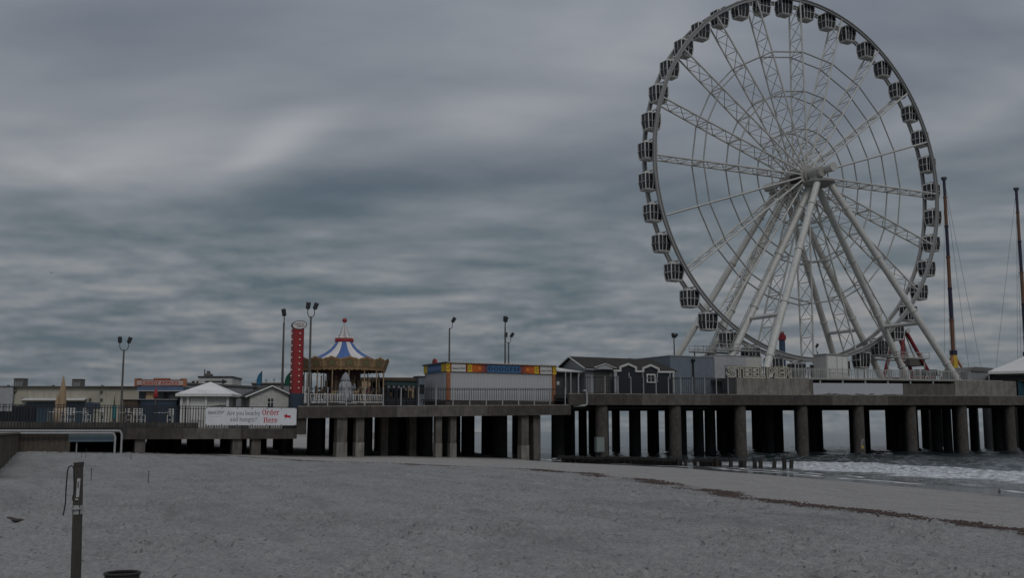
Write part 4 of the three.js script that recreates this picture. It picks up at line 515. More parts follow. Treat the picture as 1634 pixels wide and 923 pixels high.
  for (const [a, b] of [[711.8, 717.5], [880.8, 885]]) { const x0 = s.x(a), x1 = s.x(b), c = mesh('corner_pillar', [span(x0, x1, y0, yb - 0.005, 0.0, 0.22)], M.orange, g); for (let k = 0; k < 12; k++) mesh('brick_inset', [span(x0 + 0.1, x1 - 0.1, mix(y0, yb, (k + 0.15) / 12), mix(y0, yb, (k + 0.85) / 12), 0.222, 0.25)], M.brick, c); }
}
{ // dark food stall between carousel and hall
  const s = new Spot(613, 645, { w: 9 }); s.o[1] = lowY(pierPt(640, 645, 9).s); s.px = 645; const g = here(s, 'food_stall', 'dark open-fronted stall with a teal lit fascia', 'stall'), w = s.x(669), t = s.y(604), b = s.y(616);
  mesh('roof', [span(-0.2, w + 0.2, t - 0.35, t, 0.5, -5)], M.wood, g); mesh('fascia', [span(0, w, b, t - 0.42, 0.3, 0.15)], stain(0.03, 0.07, 0.07, 0.6, 0.6), g); mesh('trim', [span(0, w, t - 0.42, t - 0.355, 0.3, 0.2)], M.teal, g); mesh('back_wall', [span(0, w, 0, t - 0.36, -4.6, -4.9)], M.darkgrey, g); for (const x of [0.1, 0.35, 0.65, 0.9]) mesh('post', [span(w * x - 0.08, w * x + 0.08, 0, b, 0.05, 0.2)], M.iron, g); mesh('counter', [span(0, w, 0, 1.2, 0.0, -0.7)], M.navy, g);
  for (let i = 0; i < 14; i++) share('valance_flap', picketG.vf ??= clean(box(w / 14 - 0.05, 0.3, 0.03)), i % 2 ? M.grey : M.navy, g, w * (i + 0.5) / 14, b - 0.16, 0.24);
  for (let i = 0; i < 7; i++) mesh('shelf_goods', [box(0.3, rr(0.5, 1.2), 0.3, w * (i + 0.6) / 7.2, 1.6, -0.4)], [M.navy, M.wood, M.darkgrey, M.navy][i % 4], g);
  const q = new Spot(668, 620, { w: 8 }); q.o[1] = lowY(pierPt(668, 645, 8).s); q.px = 672; const k = here(q, 'ticket_kiosk', 'small blue-grey kiosk beside the bumper car hall', 'kiosk'), kw = q.x(678), kh = q.y(602); mesh('wall', [span(0, kw, 0, kh, 0, -1.5)], M.blueGrey, k); mesh('roof', [span(-0.1, kw + 0.1, kh, kh + 0.12, 0.12, -1.6)], M.darkgrey, k); mesh('window', [span(0.12, kw - 0.1, kh * 0.45, kh * 0.75, 0.002, 0.05)], M.pane, k);
}
{ const s = new Spot(688, 642, { w: 2.2 }); s.o[1] = lowY(pierPt(688, 642, 2.2).s); const g = here(s, 'picnic_table', 'dark picnic table with benches behind the pier fence', 'table'); mesh('tabletop', [span(-1.15, 1.15, 0.74, 0.8, -0.4, 0.4)], M.navy, g); for (const z of [-0.75, 0.75]) mesh('bench', [span(-1.15, 1.15, 0.43, 0.48, z - 0.14, z + 0.14)], M.navy, g); for (const x of [-0.8, 0.8]) for (const d of [-1, 1]) mesh('leg', [bar([x, 0, d * 0.7], [x, 0.74, d * 0.2], 0.045, 6)], M.iron, g); mesh('crossbar', [span(-0.84, 0.84, 0.36, 0.42, -0.04, 0.04)], M.iron, g); }
{ // lean-to between hall and shop
  const s = new Spot(886.5, 640, { w: 4.5 }); s.o[1] = lowY(pierPt(900, 640, 4.5).s); s.px = 905; const g = here(s, 'lean_to', 'dark lean-to shelter with a pale sloping roof beside the bumper car hall', 'shed'), w = s.x(924), h = s.y(594), h2 = s.y(586.5);
  mesh('back_wall', [span(0.05, w, 0, h - 0.05, -0.4, -3.6)], M.darkgrey, g); mesh('roof', [hexa([[0, h, 0.4], [w + 0.6, h, 0.4], [w - 0.6, h2, -3.8], [0, h2 + 0.5, -3.8], [0, h + 0.1, 0.4], [w + 0.6, h + 0.1, 0.4], [w - 0.6, h2 + 0.1, -3.8], [0, h2 + 0.6, -3.8]])], M.offwhite, g); for (const x of [0.38, 0.6, 0.95]) mesh('post', [span(w * x - 0.06, w * x + 0.06, 0, h, 0.2, 0.32)], M.galv, g); mesh('notice', [span(w * 0.11, w * 0.22, h * 0.62, h * 0.72, -0.4, -0.34)], M.offwhite, g);
  mesh('step', [hexa([[w * 0.1, 0, 1.4], [w * 0.8, 0, 1.4], [w * 0.8, 0, 0.5], [w * 0.1, 0, 0.5], [w * 0.1, 0.3, 1.2], [w * 0.8, 1.2, 1.2], [w * 0.8, 1.2, 0.5], [w * 0.1, 0.3, 0.5]])], M.pole, g);
}
{ // grey gabled shop with the dark false front
  const s = new Spot(934, 620, { w: 4.0 }); s.o[1] = upY(pierPt(980, 628, 4).s); s.px = 960; const g = here(s, 'pier_shop', 'grey gabled shop with dark shingle roof and a dark white-trimmed front', 'building'), X = (px, z = 0) => s.x(px, z, 600), D = -s.zAt(890, 0, 585), e = s.y(589, 940), w = X(1074), rz = -D / 2, ry = s.at(903, 571, rz)[1];
  mesh('wall', [span(0, w - 0.1, 0, e, 0, -D)], M.grey, g); { const q = prism([[0, e - 0.01], [D, e - 0.01], [D / 2, ry - 0.1]], 0, 0.2).rotateY(Math.PI / 2).translate(0, 0, 0); mesh('gable', [q], M.grey, g); }
  const xr = X(1040, rz); mesh('roof', [hexa([[-0.35, e - 0.1, 0.45], [w + 0.2, e - 0.1, 0.45], [xr, ry, rz], [-0.35, ry, rz], [-0.35, e + 0.1, 0.5], [w + 0.2, e + 0.1, 0.5], [xr, ry + 0.18, rz], [-0.35, ry + 0.18, rz]]), hexa([[-0.35, e - 0.1, -D - 0.45], [-0.35, ry, rz], [xr, ry, rz], [w + 0.2, e - 0.1, -D - 0.45], [-0.35, e + 0.1, -D - 0.5], [-0.35, ry + 0.18, rz], [xr, ry + 0.18, rz], [w + 0.2, e + 0.1, -D - 0.5]]), hexa([[w + 0.2, e - 0.1, 0.45], [w + 0.2, e - 0.1, -D - 0.45], [xr, ry, rz], [xr, ry, rz + 0.01], [w + 0.2, e + 0.1, 0.5], [w + 0.2, e + 0.1, -D - 0.5], [xr, ry + 0.18, rz], [xr, ry + 0.18, rz + 0.01]])], M.roof, g);
  for (const z of [0.5, -D - 0.5]) mesh('barge_board', [bar([-0.38, e, z], [-0.38, ry + 0.1, rz], 0.09, 6)], M.offwhite, g);
  mesh('gutter', [span(-0.3, X(955), e - 0.16, e - 0.02, 0.5, 0.62)], M.greyLight, g);
  const d0 = X(950, 0.9), d1 = X(981, 0.9), dm = (d0 + d1) / 2, dp = s.at(966, 581, 0.9)[1]; const dz = 0.9; const dorm = mesh('dormer', [prism([[d0 + 0.3, e - 0.05], [d1 - 0.3, e - 0.05], [d1 - 0.3, e + 0.25], [dm, dp - 0.12], [d0 + 0.3, e + 0.25]], -3, dz)], M.greyLight, g); for (const q of [-1, 1]) mesh('dormer_trim', [bar([q < 0 ? d0 - 0.2 : d1 + 0.2, e + 0.12, dz + 0.06], [dm, dp, dz + 0.06], 0.07, 6)], M.offwhite, dorm);
  for (let k = 0; k < 9; k++) mesh('shutter_slat', [span(d0 + 0.35, d1 - 0.35, e * k / 9 + 0.02, e * (k + 1) / 9 - 0.02, 0.1, 0.16 + (k % 2) * 0.02)], M.pole, g);
  // false front
  const fz = 1.25, O = [[979, 592], [989, 592], [989, 586.2], [1001.5, 581.5], [1014, 587], [1014, 593], [1025.5, 593], [1025.5, 588], [1037.5, 583.3], [1050, 589], [1050, 594], [1074.5, 594]].map(([a, b]) => s.at(a, b, fz)), yf = O.map((p) => p);
  mesh('front_wall', [prism([[O[0][0], 0], [O[11][0], 0], ...yf.slice().reverse()], fz - 0.3, fz)], M.navy, g);
  for (let i = 0; i < 11; i++) { const [a, b] = [O[i], O[i + 1]], L = Math.hypot(b[0] - a[0], b[1] - a[1]), an = Math.atan2(b[1] - a[1], b[0] - a[0]); mesh('front_trim', [box(L + 0.14, 0.26, 0.16, (a[0] + b[0]) / 2, (a[1] + b[1]) / 2, fz + 0.085 + (i % 2) * 0.004, an)], M.offwhite, g); }
  mesh('corner_board', [span(O[11][0] - 0.2, O[11][0] + 0.02, 0, O[11][1] - 0.14, fz + 0.003, fz + 0.1)], M.offwhite, g); mesh('corner_board', [span(O[0][0], O[0][0] + 0.45, 0, O[0][1] - 0.14, fz + 0.003, fz + 0.1)], M.greyLight, g);
  { const a = s.at(1031, 597, fz), b = s.at(1045, 611.5, fz), wd = mesh('window', [span(a[0] + 0.1, b[0] - 0.1, b[1] + 0.1, a[1] - 0.1, fz + 0.01, fz + 0.06)], M.pane, g), f = 0.14; mesh('window_frame', [span(a[0], b[0], a[1] - f, a[1], fz + 0.01, fz + 0.14), span(a[0], b[0], b[1], b[1] + f, fz + 0.01, fz + 0.14), span(a[0], a[0] + f, b[1] + f, a[1] - f, fz + 0.01, fz + 0.14), span(b[0] - f, b[0], b[1] + f, a[1] - f, fz + 0.01, fz + 0.14), span((a[0] + b[0]) / 2 - 0.03, (a[0] + b[0]) / 2 + 0.03, b[1] + f, a[1] - f, fz + 0.06, fz + 0.11), span(a[0] + f, b[0] - f, (a[1] + b[1]) / 2 - 0.03, (a[1] + b[1]) / 2 + 0.03, fz + 0.06, fz + 0.105)], M.white, wd); }
  for (const px of [1003, 1025, 1048, 1068]) { const a = s.at(px, 602, fz); mesh('wall_light', [span(a[0] - 0.06, a[0] + 0.06, a[1] - (px === 1048 ? 0.7 : 0.2), a[1] + 0.55, fz + 0.01, fz + 0.12)], M.galv, g); }
  for (let k = 0; k < 7; k++) { const px = 972 + k * 5.4, p = s.at(px, 574, rz - 2); mesh('roof_vent', [bar([p[0], p[1] - 1.2, rz - 2], [p[0], p[1] + rr(-0.1, 0.25), rz - 2], rr(0.1, 0.2), 7)], M.pole, g); }
}
{ // blue-grey box and pale box
  const s = new Spot(1070, 620, { w: 6 }); s.o[1] = upY(pierPt(1100, 628, 6).s); s.px = 1105; const g = here(s, 'box_building', 'flat-roofed blue-grey box building with a black downpipe', 'building'), w = s.x(1140), h = s.y(570, 1105), D = 16; mesh('wall', [span(0, w, 0, h, 0, -D)], M.blueGrey, g); mesh('parapet', [span(-0.05, w, h + 0.003, h + 0.12, 0.06, -D - 0.05)], M.grey, g); const x = s.x(1106); mesh('downpipe', [bar([x, 0.2, 0.16], [x, h - 0.3, 0.16], 0.12, 8), ball(0.3, x, h - 0.45, 0.2), bar([x, 0.3, 0.16], [x + 3, 0.25, 0.2], 0.1, 8)], M.iron, g);
  const q = new Spot(1140.3, 620, { w: 6.1 }); q.o[1] = upY(pierPt(1140, 628, 6).s); q.px = 1180; const k = here(q, 'container_building', 'pale grey box building partly clad in corrugated sheet behind the letters', 'building'), kw = q.x(1192), kr = q.x(1217), kh = q.y(569.3, 1180); mesh('wall', [span(0, kr - 0.12, 0, kh, -0.12, -9)], M.greyLight, k); mesh('panel', [span(0.02, kw, 0, kh - 0.01, 0, -0.115)], M.greyLight, k); const n = 14; for (let i = 0; i < n; i++) share('corrugation', picketG.cor ??= clean(bar([0, 0, 0], [0, kh - 0.02, 0], (kr - kw) / n * 0.52, 8)), M.offwhite, k, kw + (kr - kw) * (i + 0.5) / n, 0.01, -0.07); mesh('roof_edge', [span(0, kr, kh + 0.003, kh + 0.1, 0.05, -9)], M.grey, k);
}

// ------------------------------------------------------------------ boardwalk side: shed, gazebo, candy stall, long building
{
  const s = new Spot(399, 648, { w: 5 }); s.o[1] = bwTop; s.px = 430; const g = here(s, 'gabled_shed', 'small white gabled shed with a dark roof above the banner', 'shed'), w = s.x(466), e = s.y(632), p = s.at(431, 618)[1], D = -s.zAt(385, 0, 632), mx = w / 2;
  for (let k = 0; k < 12; k++) mesh('siding_board', [span(0, w, e * k / 12, e * (k + 1) / 12 - 0.01, -0.03 + (k % 2) * 0.004, -0.15)], M.offwhite, g); mesh('side_wall', [span(0.01, w - 0.01, 0, e, -0.16, -D)], M.offwhite, g);
  mesh('gable', [prism([[0, e], [w, e], [mx, p]], -D, -0.02)], M.offwhite, g);
  mesh('roof', [hexa([[-0.6, e - 0.28, 0.3], [mx, p + 0.02, 0.3], [mx, p + 0.02, -D - 0.3], [-0.6, e - 0.28, -D - 0.3], [-0.6, e - 0.13, 0.3], [mx, p + 0.18, 0.3], [mx, p + 0.18, -D - 0.3], [-0.6, e - 0.13, -D - 0.3]]), hexa([[mx, p + 0.02, 0.3], [w + 0.6, e - 0.28, 0.3], [w + 0.6, e - 0.28, -D - 0.3], [mx, p + 0.02, -D - 0.3], [mx, p + 0.18, 0.3], [w + 0.6, e - 0.13, 0.3], [w + 0.6, e - 0.13, -D - 0.3], [mx, p + 0.18, -D - 0.3]])], M.roof, g);
  for (const q of [-1, 1]) mesh('barge_board', [bar([q < 0 ? -0.6 : w + 0.6, e - 0.2, 0.33], [mx, p + 0.1, 0.33], 0.09, 6)], M.white, g);
  { const a = s.at(428, 636.5), b = s.at(436, 648), wd = mesh('window', [span(a[0], b[0], b[1] - 0.2, a[1], 0.0, 0.04)], M.pane, g); mesh('window_bar', [span((a[0] + b[0]) / 2 - 0.03, (a[0] + b[0]) / 2 + 0.03, b[1] - 0.2, a[1], 0.042, 0.07), span(a[0], b[0], (a[1] + b[1]) / 2 - 0.03, (a[1] + b[1]) / 2 + 0.03, 0.042, 0.065)], M.white, wd); }
}
{
  const s = new Spot(290, 648, { w: 6, turn: 0.05 }); s.o[1] = bwTop; s.px = 325; const g = here(s, 'gazebo', 'white square kiosk with a pyramid roof beside the candy stall', 'kiosk'), w = s.x(364), e = s.y(629), p = s.at(325, 609.5, -w / 2)[1], o = 0.55;
  mesh('roof', [new THREE.ConeGeometry((w / 2 + o) * 1.4142, p - e, 4, 1).rotateY(Math.PI / 4).translate(w / 2, (p + e) / 2, -w / 2)].map((q) => { const r = q.toNonIndexed(); r.computeVertexNormals(); return r; }), stain(0.80, 0.80, 0.82, 0.6), g); mesh('fascia', [span(-o, w + o, e - 0.28, e - 0.003, o, -w - o)], M.white, g);
  mesh('wall', [span(0.1, w - 0.1, 0, e - 0.29, -0.15, -w + 0.1)], M.offwhite, g); for (const x of [0, 0.14, 0.53, 1]) mesh('post', [span(w * x - 0.12, w * x + 0.12, 0, e - 0.29, 0.12, -0.12)], M.white, g); mesh('shutter', [span(w * 0.18, w * 0.49, 0.9, e - 0.5, -0.1, -0.14)], M.white, g);
  mesh('hose_arch', [hose([[w * 0.56, 0.4, 0.2], [w * 0.56, 1.6, 0.2], [w * 0.62, 2.25, 0.2], [w * 0.8, 2.45, 0.2], [w * 0.97, 2.5, 0.2]], 0.07, 24, 6)], M.darkgrey, g);
}
{
  const s = new Spot(221, 650, { w: 9, turn: 0.08 }); s.o[1] = bwTop + 0.6; s.px = 256; const g = here(s, 'candy_stall', 'red and blue candy stall with a sign reading CANDY APPLES', 'stall'), w = s.x(291), Y = (p) => s.y(p);
  mesh('body', [span(0, w, 0, Y(617), -0.1, -4)], M.navyBlue, g); for (const [a, b, m] of [[617, 624, stain(0.10, 0.16, 0.28, 0.7, 0.6)]]) mesh('upper_band', [span(-0.1, w + 0.1, Y(b), Y(a), 0.35, -0.09)], m, g);
  mesh('counter', [span(-0.2, w - 0.5, 0, Y(638.5), 0.3, -0.09)], M.navyBlue, g); mesh('counter_top', [span(-0.3, w - 0.4, Y(638.5), Y(637.5), 0.45, -0.09)], M.greyLight, g); mesh('ledge', [span(-0.2, w + 0.2, Y(625), Y(624), 0.5, -0.09)], M.offwhite, g);
  for (const [a, b, m] of [[223, 232, M.pane], [233, 246, M.tan], [252, 269, M.pane], [271, 285, M.darkgrey]]) mesh('window', [span(s.x(a), s.x(b), Y(637), Y(626), -0.05, 0.02)], m, g);
  board('sign_board', w + 0.3, Y(606.5) - Y(616.5), 0.3, w / 2, (Y(606.5) + Y(616.5)) / 2, 0.3, paint(1024, 150, (x, W, H) => { x.fillStyle = '#b3a196'; x.fillRect(0, 0, W, H); x.fillStyle = '#6d2320'; x.fillRect(0, 0, W, 20); x.fillRect(0, H - 20, W, 20); x.fillStyle = '#a3160f'; x.font = 'bold 112px sans-serif'; x.textAlign = 'center'; x.textBaseline = 'middle'; x.save(); x.translate(W / 2, H / 2 + 4); x.scale(1.05, 1); x.fillText('CANDY APPLES', 0, 0); x.restore(); }), M.redDeep, g);
  for (const x of [-0.1, w + 0.1]) mesh('corner_block', [span(x - 0.3, x + 0.3, Y(617), Y(604.5), 0.45, -0.3)], M.brick, g); mesh('roof_crest', [span(w * 0.34, w * 0.7, Y(606.4), Y(604), 0.3, -0.3)], M.brick, g);
}
{
  const s = new Spot(-40, 650, { Z: 150, turn: 0.03 }); s.o[1] = bwTop; s.px = 100; const g = here(s, 'long_building', 'long flat-roofed cream building behind the boardwalk', 'building'), w = s.x(330), h = s.y(618.5), X = (p, z = 0) => s.x(p, z);
  const cut = X(22.5); mesh('wall', [span(cut + 0.1, w, 0, h, 0, -14)], M.cream, g); const lw = mesh('wall', [span(0, cut, 0, h + 0.02, 0.4, -14.01)], M.greyLight, g); lw.userData.label = 'paler grey end bay of the long building'; mesh('roof_edge', [span(-0.1, w, h + 0.03, h + 0.16, 0.5, -14.1)], M.pole, g);
  mesh('awning', [hexa([[X(40), s.y(639.8), 1.2], [X(140), s.y(639.8), 1.2], [X(140), s.y(637), 0], [X(40), s.y(637), 0], [X(40), s.y(638), 1.2], [X(140), s.y(638), 1.2], [X(140), s.y(636), 0], [X(40), s.y(636), 0]])], M.white, g);
  for (const [a, b] of [[43, 60], [61, 78], [79, 88], [106, 122], [123, 138], [139, 150]]) mesh('shop_window', [span(X(a), X(b), 0.6, s.y(642), 0.02, 0.08)], stain(0.05, 0.09, 0.13, 0.3, 0.8), g);
  for (const [px, py] of [[26, 624], [145, 637.5], [163, 625.5], [163, 638], [38, 637.5]]) { const p = s.at(px, py); mesh('wall_lamp', [span(p[0] - 0.15, p[0] + 0.15, p[1] - 0.15, p[1] + 0.15, 0.02, 0.3)], M.pole, g); }
  for (const [a, b, t, lab] of [[21, 37, 605, 'boxy rooftop air unit on the long cream building, further left'], [114, 129, 606, 'boxy rooftop air unit on the long cream building, right of the tan spire']]) { const z = -4, x0 = X(a, z), x1 = X(b, z), y0 = h + 0.17, y1 = s.at(a, t, z)[1], u = new Spot((a + b) / 2, 612, { Z: 154 }); const q = thing('air_unit', lab, 'air unit', [s.o[0] + x0 * s.t[0] + z * s.n[0], s.o[1] + y0, s.o[2] + x0 * s.t[2] + z * s.n[2]], s.turn, 'rooftop air units'); const W = x1 - x0, H = y1 - y0; mesh('casing', [span(0, W, 0, H, 0, -1.4)], M.pole, q); mesh('lid', [span(-0.06, W + 0.06, H + 0.002, H + 0.08, 0.06, -1.46)], M.wood, q); for (let k = 0; k < 4; k++) mesh('louvre', [span(W * (0.12 + k * 0.2), W * (0.26 + k * 0.2), H * 0.15, H * 0.65, 0.002, 0.05)], M.grey, q); }
  for (const px of [12, 84, 162]) { const p = X(px, -2); mesh('roof_vent', [span(p - 0.15, p + 0.15, h + 0.165, h + 0.4, -2, -2.3)], M.pole, g); }
}
{ // tan pointed spire
  const s = new Spot(97, 650, { w: 14, turn: 0 }); s.o[1] = bwTop + 0.62; s.px = 97; const g = here(s, 'spire', 'tan pointed sand-coloured spire rising behind the black fence', 'sculpture'), h = s.y(599), k = s.x(98) - s.x(97);
  const tower = (x, r, H, z) => { const gm = lathe([[r, 1.55], [r * 0.96, H * 0.45], [r * 0.8, H * 0.68], [r * 0.42, H * 0.86], [0.02, H]], 20), v = gm.attributes.position; for (let i = 0; i < v.count; i++) { const a = Math.atan2(v.getX(i), v.getZ(i)), y = v.getY(i), q = 1 + 0.06 * Math.sin(a * 6 + y) + 0.06 * N1(a * 3, y * 1.6); v.setX(i, v.getX(i) * q + x); v.setZ(i, v.getZ(i) * q + z); } gm.computeVertexNormals(); return gm; };
  mesh('main_tower', [tower(2.6 * k, 5.8 * k, h, 0)], M.tan, g); mesh('side_tower', [tower(-3.4 * k, 3.6 * k, h * 0.62, 0.3)], M.tan, g); mesh('side_tower', [tower(-6.4 * k, 2.6 * k, h * 0.47, 0.2)], M.tan, g); mesh('base', [lathe([[0.01, 0], [0.7, 0], [0.75, 1.3], [9.5 * k, 1.4], [9.5 * k, 1.58], [0.01, 1.6]], 24)], stain(0.5, 0.38, 0.28, 0.9), g);
}
{ // grey rear building and block with the arrow
  const s = new Spot(340, 650, { w: 16, turn: 0.05 }); s.o[1] = bwTop; s.px = 370; const g = here(s, 'rear_building', 'grey building with a slightly sloping roof behind the gazebo', 'building'), w = s.x(404), a = s.at(325, 613)[1], b = s.at(404, 619)[1]; mesh('wall', [hexa([[-4, 0, 0], [w, 0, 0], [w, 0, -8], [-4, 0, -8], [-4, a, 0], [w, b, 0], [w, b, -8], [-4, a, -8]])], M.grey, g); mesh('roof_edge', [hexa([[-4.1, a, 0.2], [w + 0.2, b, 0.2], [w + 0.2, b, -8.1], [-4.1, a, -8.1], [-4.1, a + 0.2, 0.2], [w + 0.2, b + 0.2, 0.2], [w + 0.2, b + 0.2, -8.1], [-4.1, a + 0.2, -8.1]])], M.pole, g); mesh('door_recess', [span(w * 0.96, w * 1.0, 0, b * 0.9, 0.01, 0.2)], M.darkgrey, g);
  const q = new Spot(316, 640, { w: 30, turn: 0.05 }); q.o[1] = bwTop; q.px = 340; const k = here(q, 'arrow_block', 'pale block with a black arrow pointing right, on the skyline', 'building'), kw = q.x(370), h = q.y(603); mesh('wall', [span(0, kw, 0, h, 0, -6), span(q.x(303), -0.01, 0, q.y(607), -0.4, -5)], M.offwhite, k); mesh('roof_edge', [span(-0.1, kw + 0.1, h, h + 0.2, 0.12, -6.1)], M.darkgrey, k); for (const x of [305, 312]) mesh('window', [span(q.x(x), q.x(x + 4), q.y(614), q.y(608.5), -0.38, -0.3)], M.pane, k);
  const ax0 = q.x(327), ax1 = q.x(362), yc = q.y(609), t = 0.08 * (ax1 - ax0); mesh('arrow', [prism([[ax0, yc - t * 0.3], [ax1 - t * 2.6, yc - t * 0.3], [ax1 - t * 2.9, yc - t * 1.3], [ax1, yc], [ax1 - t * 2.9, yc + t * 1.3], [ax1 - t * 2.6, yc + t * 0.3], [ax0, yc + t * 0.3]], 0.02, 0.12)], M.black, k);
  mesh('chimney', [span(q.x(323), q.x(332), h + 0.2, q.y(596), -1, -2.5), span(q.x(325), q.x(329), q.y(596), q.y(591.5), -1.2, -2)], M.pole, k); mesh('mast', [bar([q.x(322.5), h + 0.2, -1], [q.x(322.5), q.y(589), -1], 0.08, 6)], M.pole, k); mesh('vent', [span(q.x(360), q.x(363.5), h + 0.2, q.y(600.5), -1, -2)], M.pole, k);
  const r = new Spot(402, 640, { w: 36, turn: 0.05 }); r.o[1] = bwTop; r.px = 430; const z = here(r, 'distant_building', 'low far building with a brown roof seen left of the red sign', 'building'), zw = r.x(472); mesh('wall', [span(0, zw, 0, r.y(614), 0, -6)], M.grey, z); mesh('roof', [span(-0.1, zw, r.y(614), r.y(611.5), 0.2, -6)], M.wood, z); for (const [px, t2] of [[405, 605], [420, 604], [433, 603], [445, 602]]) mesh('antenna', [bar([r.x(px), r.y(611.5), -2], [r.x(px), r.y(t2), -2], 0.05, 5), bar([r.x(px) - 0.3, r.y(t2 + 2), -2], [r.x(px) + 0.3, r.y(t2 + 2), -2], 0.03, 5)], M.pole, z);
  const f = new Spot(608, 640, { w: 38, turn: 0.1 }); f.o[1] = lowY(0); f.px = 640; const fz = here(f, 'distant_building', 'long brown-roofed building beyond the dark stall', 'building'), fw = f.x(678); mesh('wall', [span(-4, fw, 0, f.y(607), 0, -6)], M.tan, fz); mesh('roof', [span(-4.1, fw, f.y(607), f.y(603), 0.2, -6)], M.wood, fz);
}
{ // banner on the boardwalk fence
  const s = new Spot(328, 679, { w: 0.0 }); s.px = 400; const a = s.at(473, 664)[0], y1 = s.at(400, 651)[1], y0 = s.at(400, 679)[1]; s.o[1] += 0; const g = here(s, 'banner', 'white banner on the fence reading Are you beachy and hungry? Order Here', 'banner');
  const W = 1024, H = 206; const mat = paint(W, H, (x) => { x.fillStyle = '#dcdde0'; x.fillRect(0, 0, W, H); x.fillStyle = '#cfd0d3'; for (let i = 0; i < 50; i++) x.fillRect(rnd() * W, 0, 1 + rnd() * 3, H);
    script(x, 108, 66, 0.74, '#3a3b3d'); x.fillStyle = '#8b8d90'; x.fillRect(50, 104, 130, 3);
    x.fillStyle = '#2a2a2c'; x.textAlign = 'center'; x.font = '64px serif'; x.save(); x.translate(418, 88); x.scale(0.78, 1.0); x.fillText('Are you beachy', 0, 0); x.fillText('and hungry?', 0, 74); x.restore();
    x.fillStyle = '#b3202e'; x.font = 'bold 88px serif'; x.save(); x.translate(722, 84); x.scale(0.74, 1); x.fillText('Order', 0, 0); x.fillText('Here', 0, 92); x.restore();
    x.save(); x.translate(922, 100); x.rotate(0.16); x.beginPath(); x.moveTo(-46, 0); x.lineTo(-14, -32); x.lineTo(-14, -14); x.lineTo(42, -14); x.lineTo(30, 0); x.lineTo(42, 14); x.lineTo(-14, 14); x.lineTo(-14, 32); x.fill(); x.restore(); });
  const gm = new THREE.PlaneGeometry(a, y1 - y0, 40, 6), v = gm.attributes.position; for (let i = 0; i < v.count; i++) v.setZ(i, 0.035 * N1(v.getX(i) * 0.9, v.getY(i) * 0.6) + 0.012 * N2(v.getX(i) * 3, v.getY(i) * 2)); gm.computeVertexNormals(); const bk = gm.clone(); bk.attributes.position = gm.attributes.position.clone(); bk.translate(0, 0, -0.02);
  mesh('cloth', [gm.translate(a / 2, (y0 + y1) / 2, 0.12)], mat, g); mesh('backing', [bk.translate(a / 2, (y0 + y1) / 2, 0.12)], M.offwhite, g); for (let i = 0; i < 7; i++) for (const y of [y0 + 0.06, y1 - 0.06]) mesh('grommet', [new THREE.TorusGeometry(0.045, 0.014, 5, 10).translate(0.08 + (a - 0.16) * i / 6, y, 0.16)], M.pole, g);
}
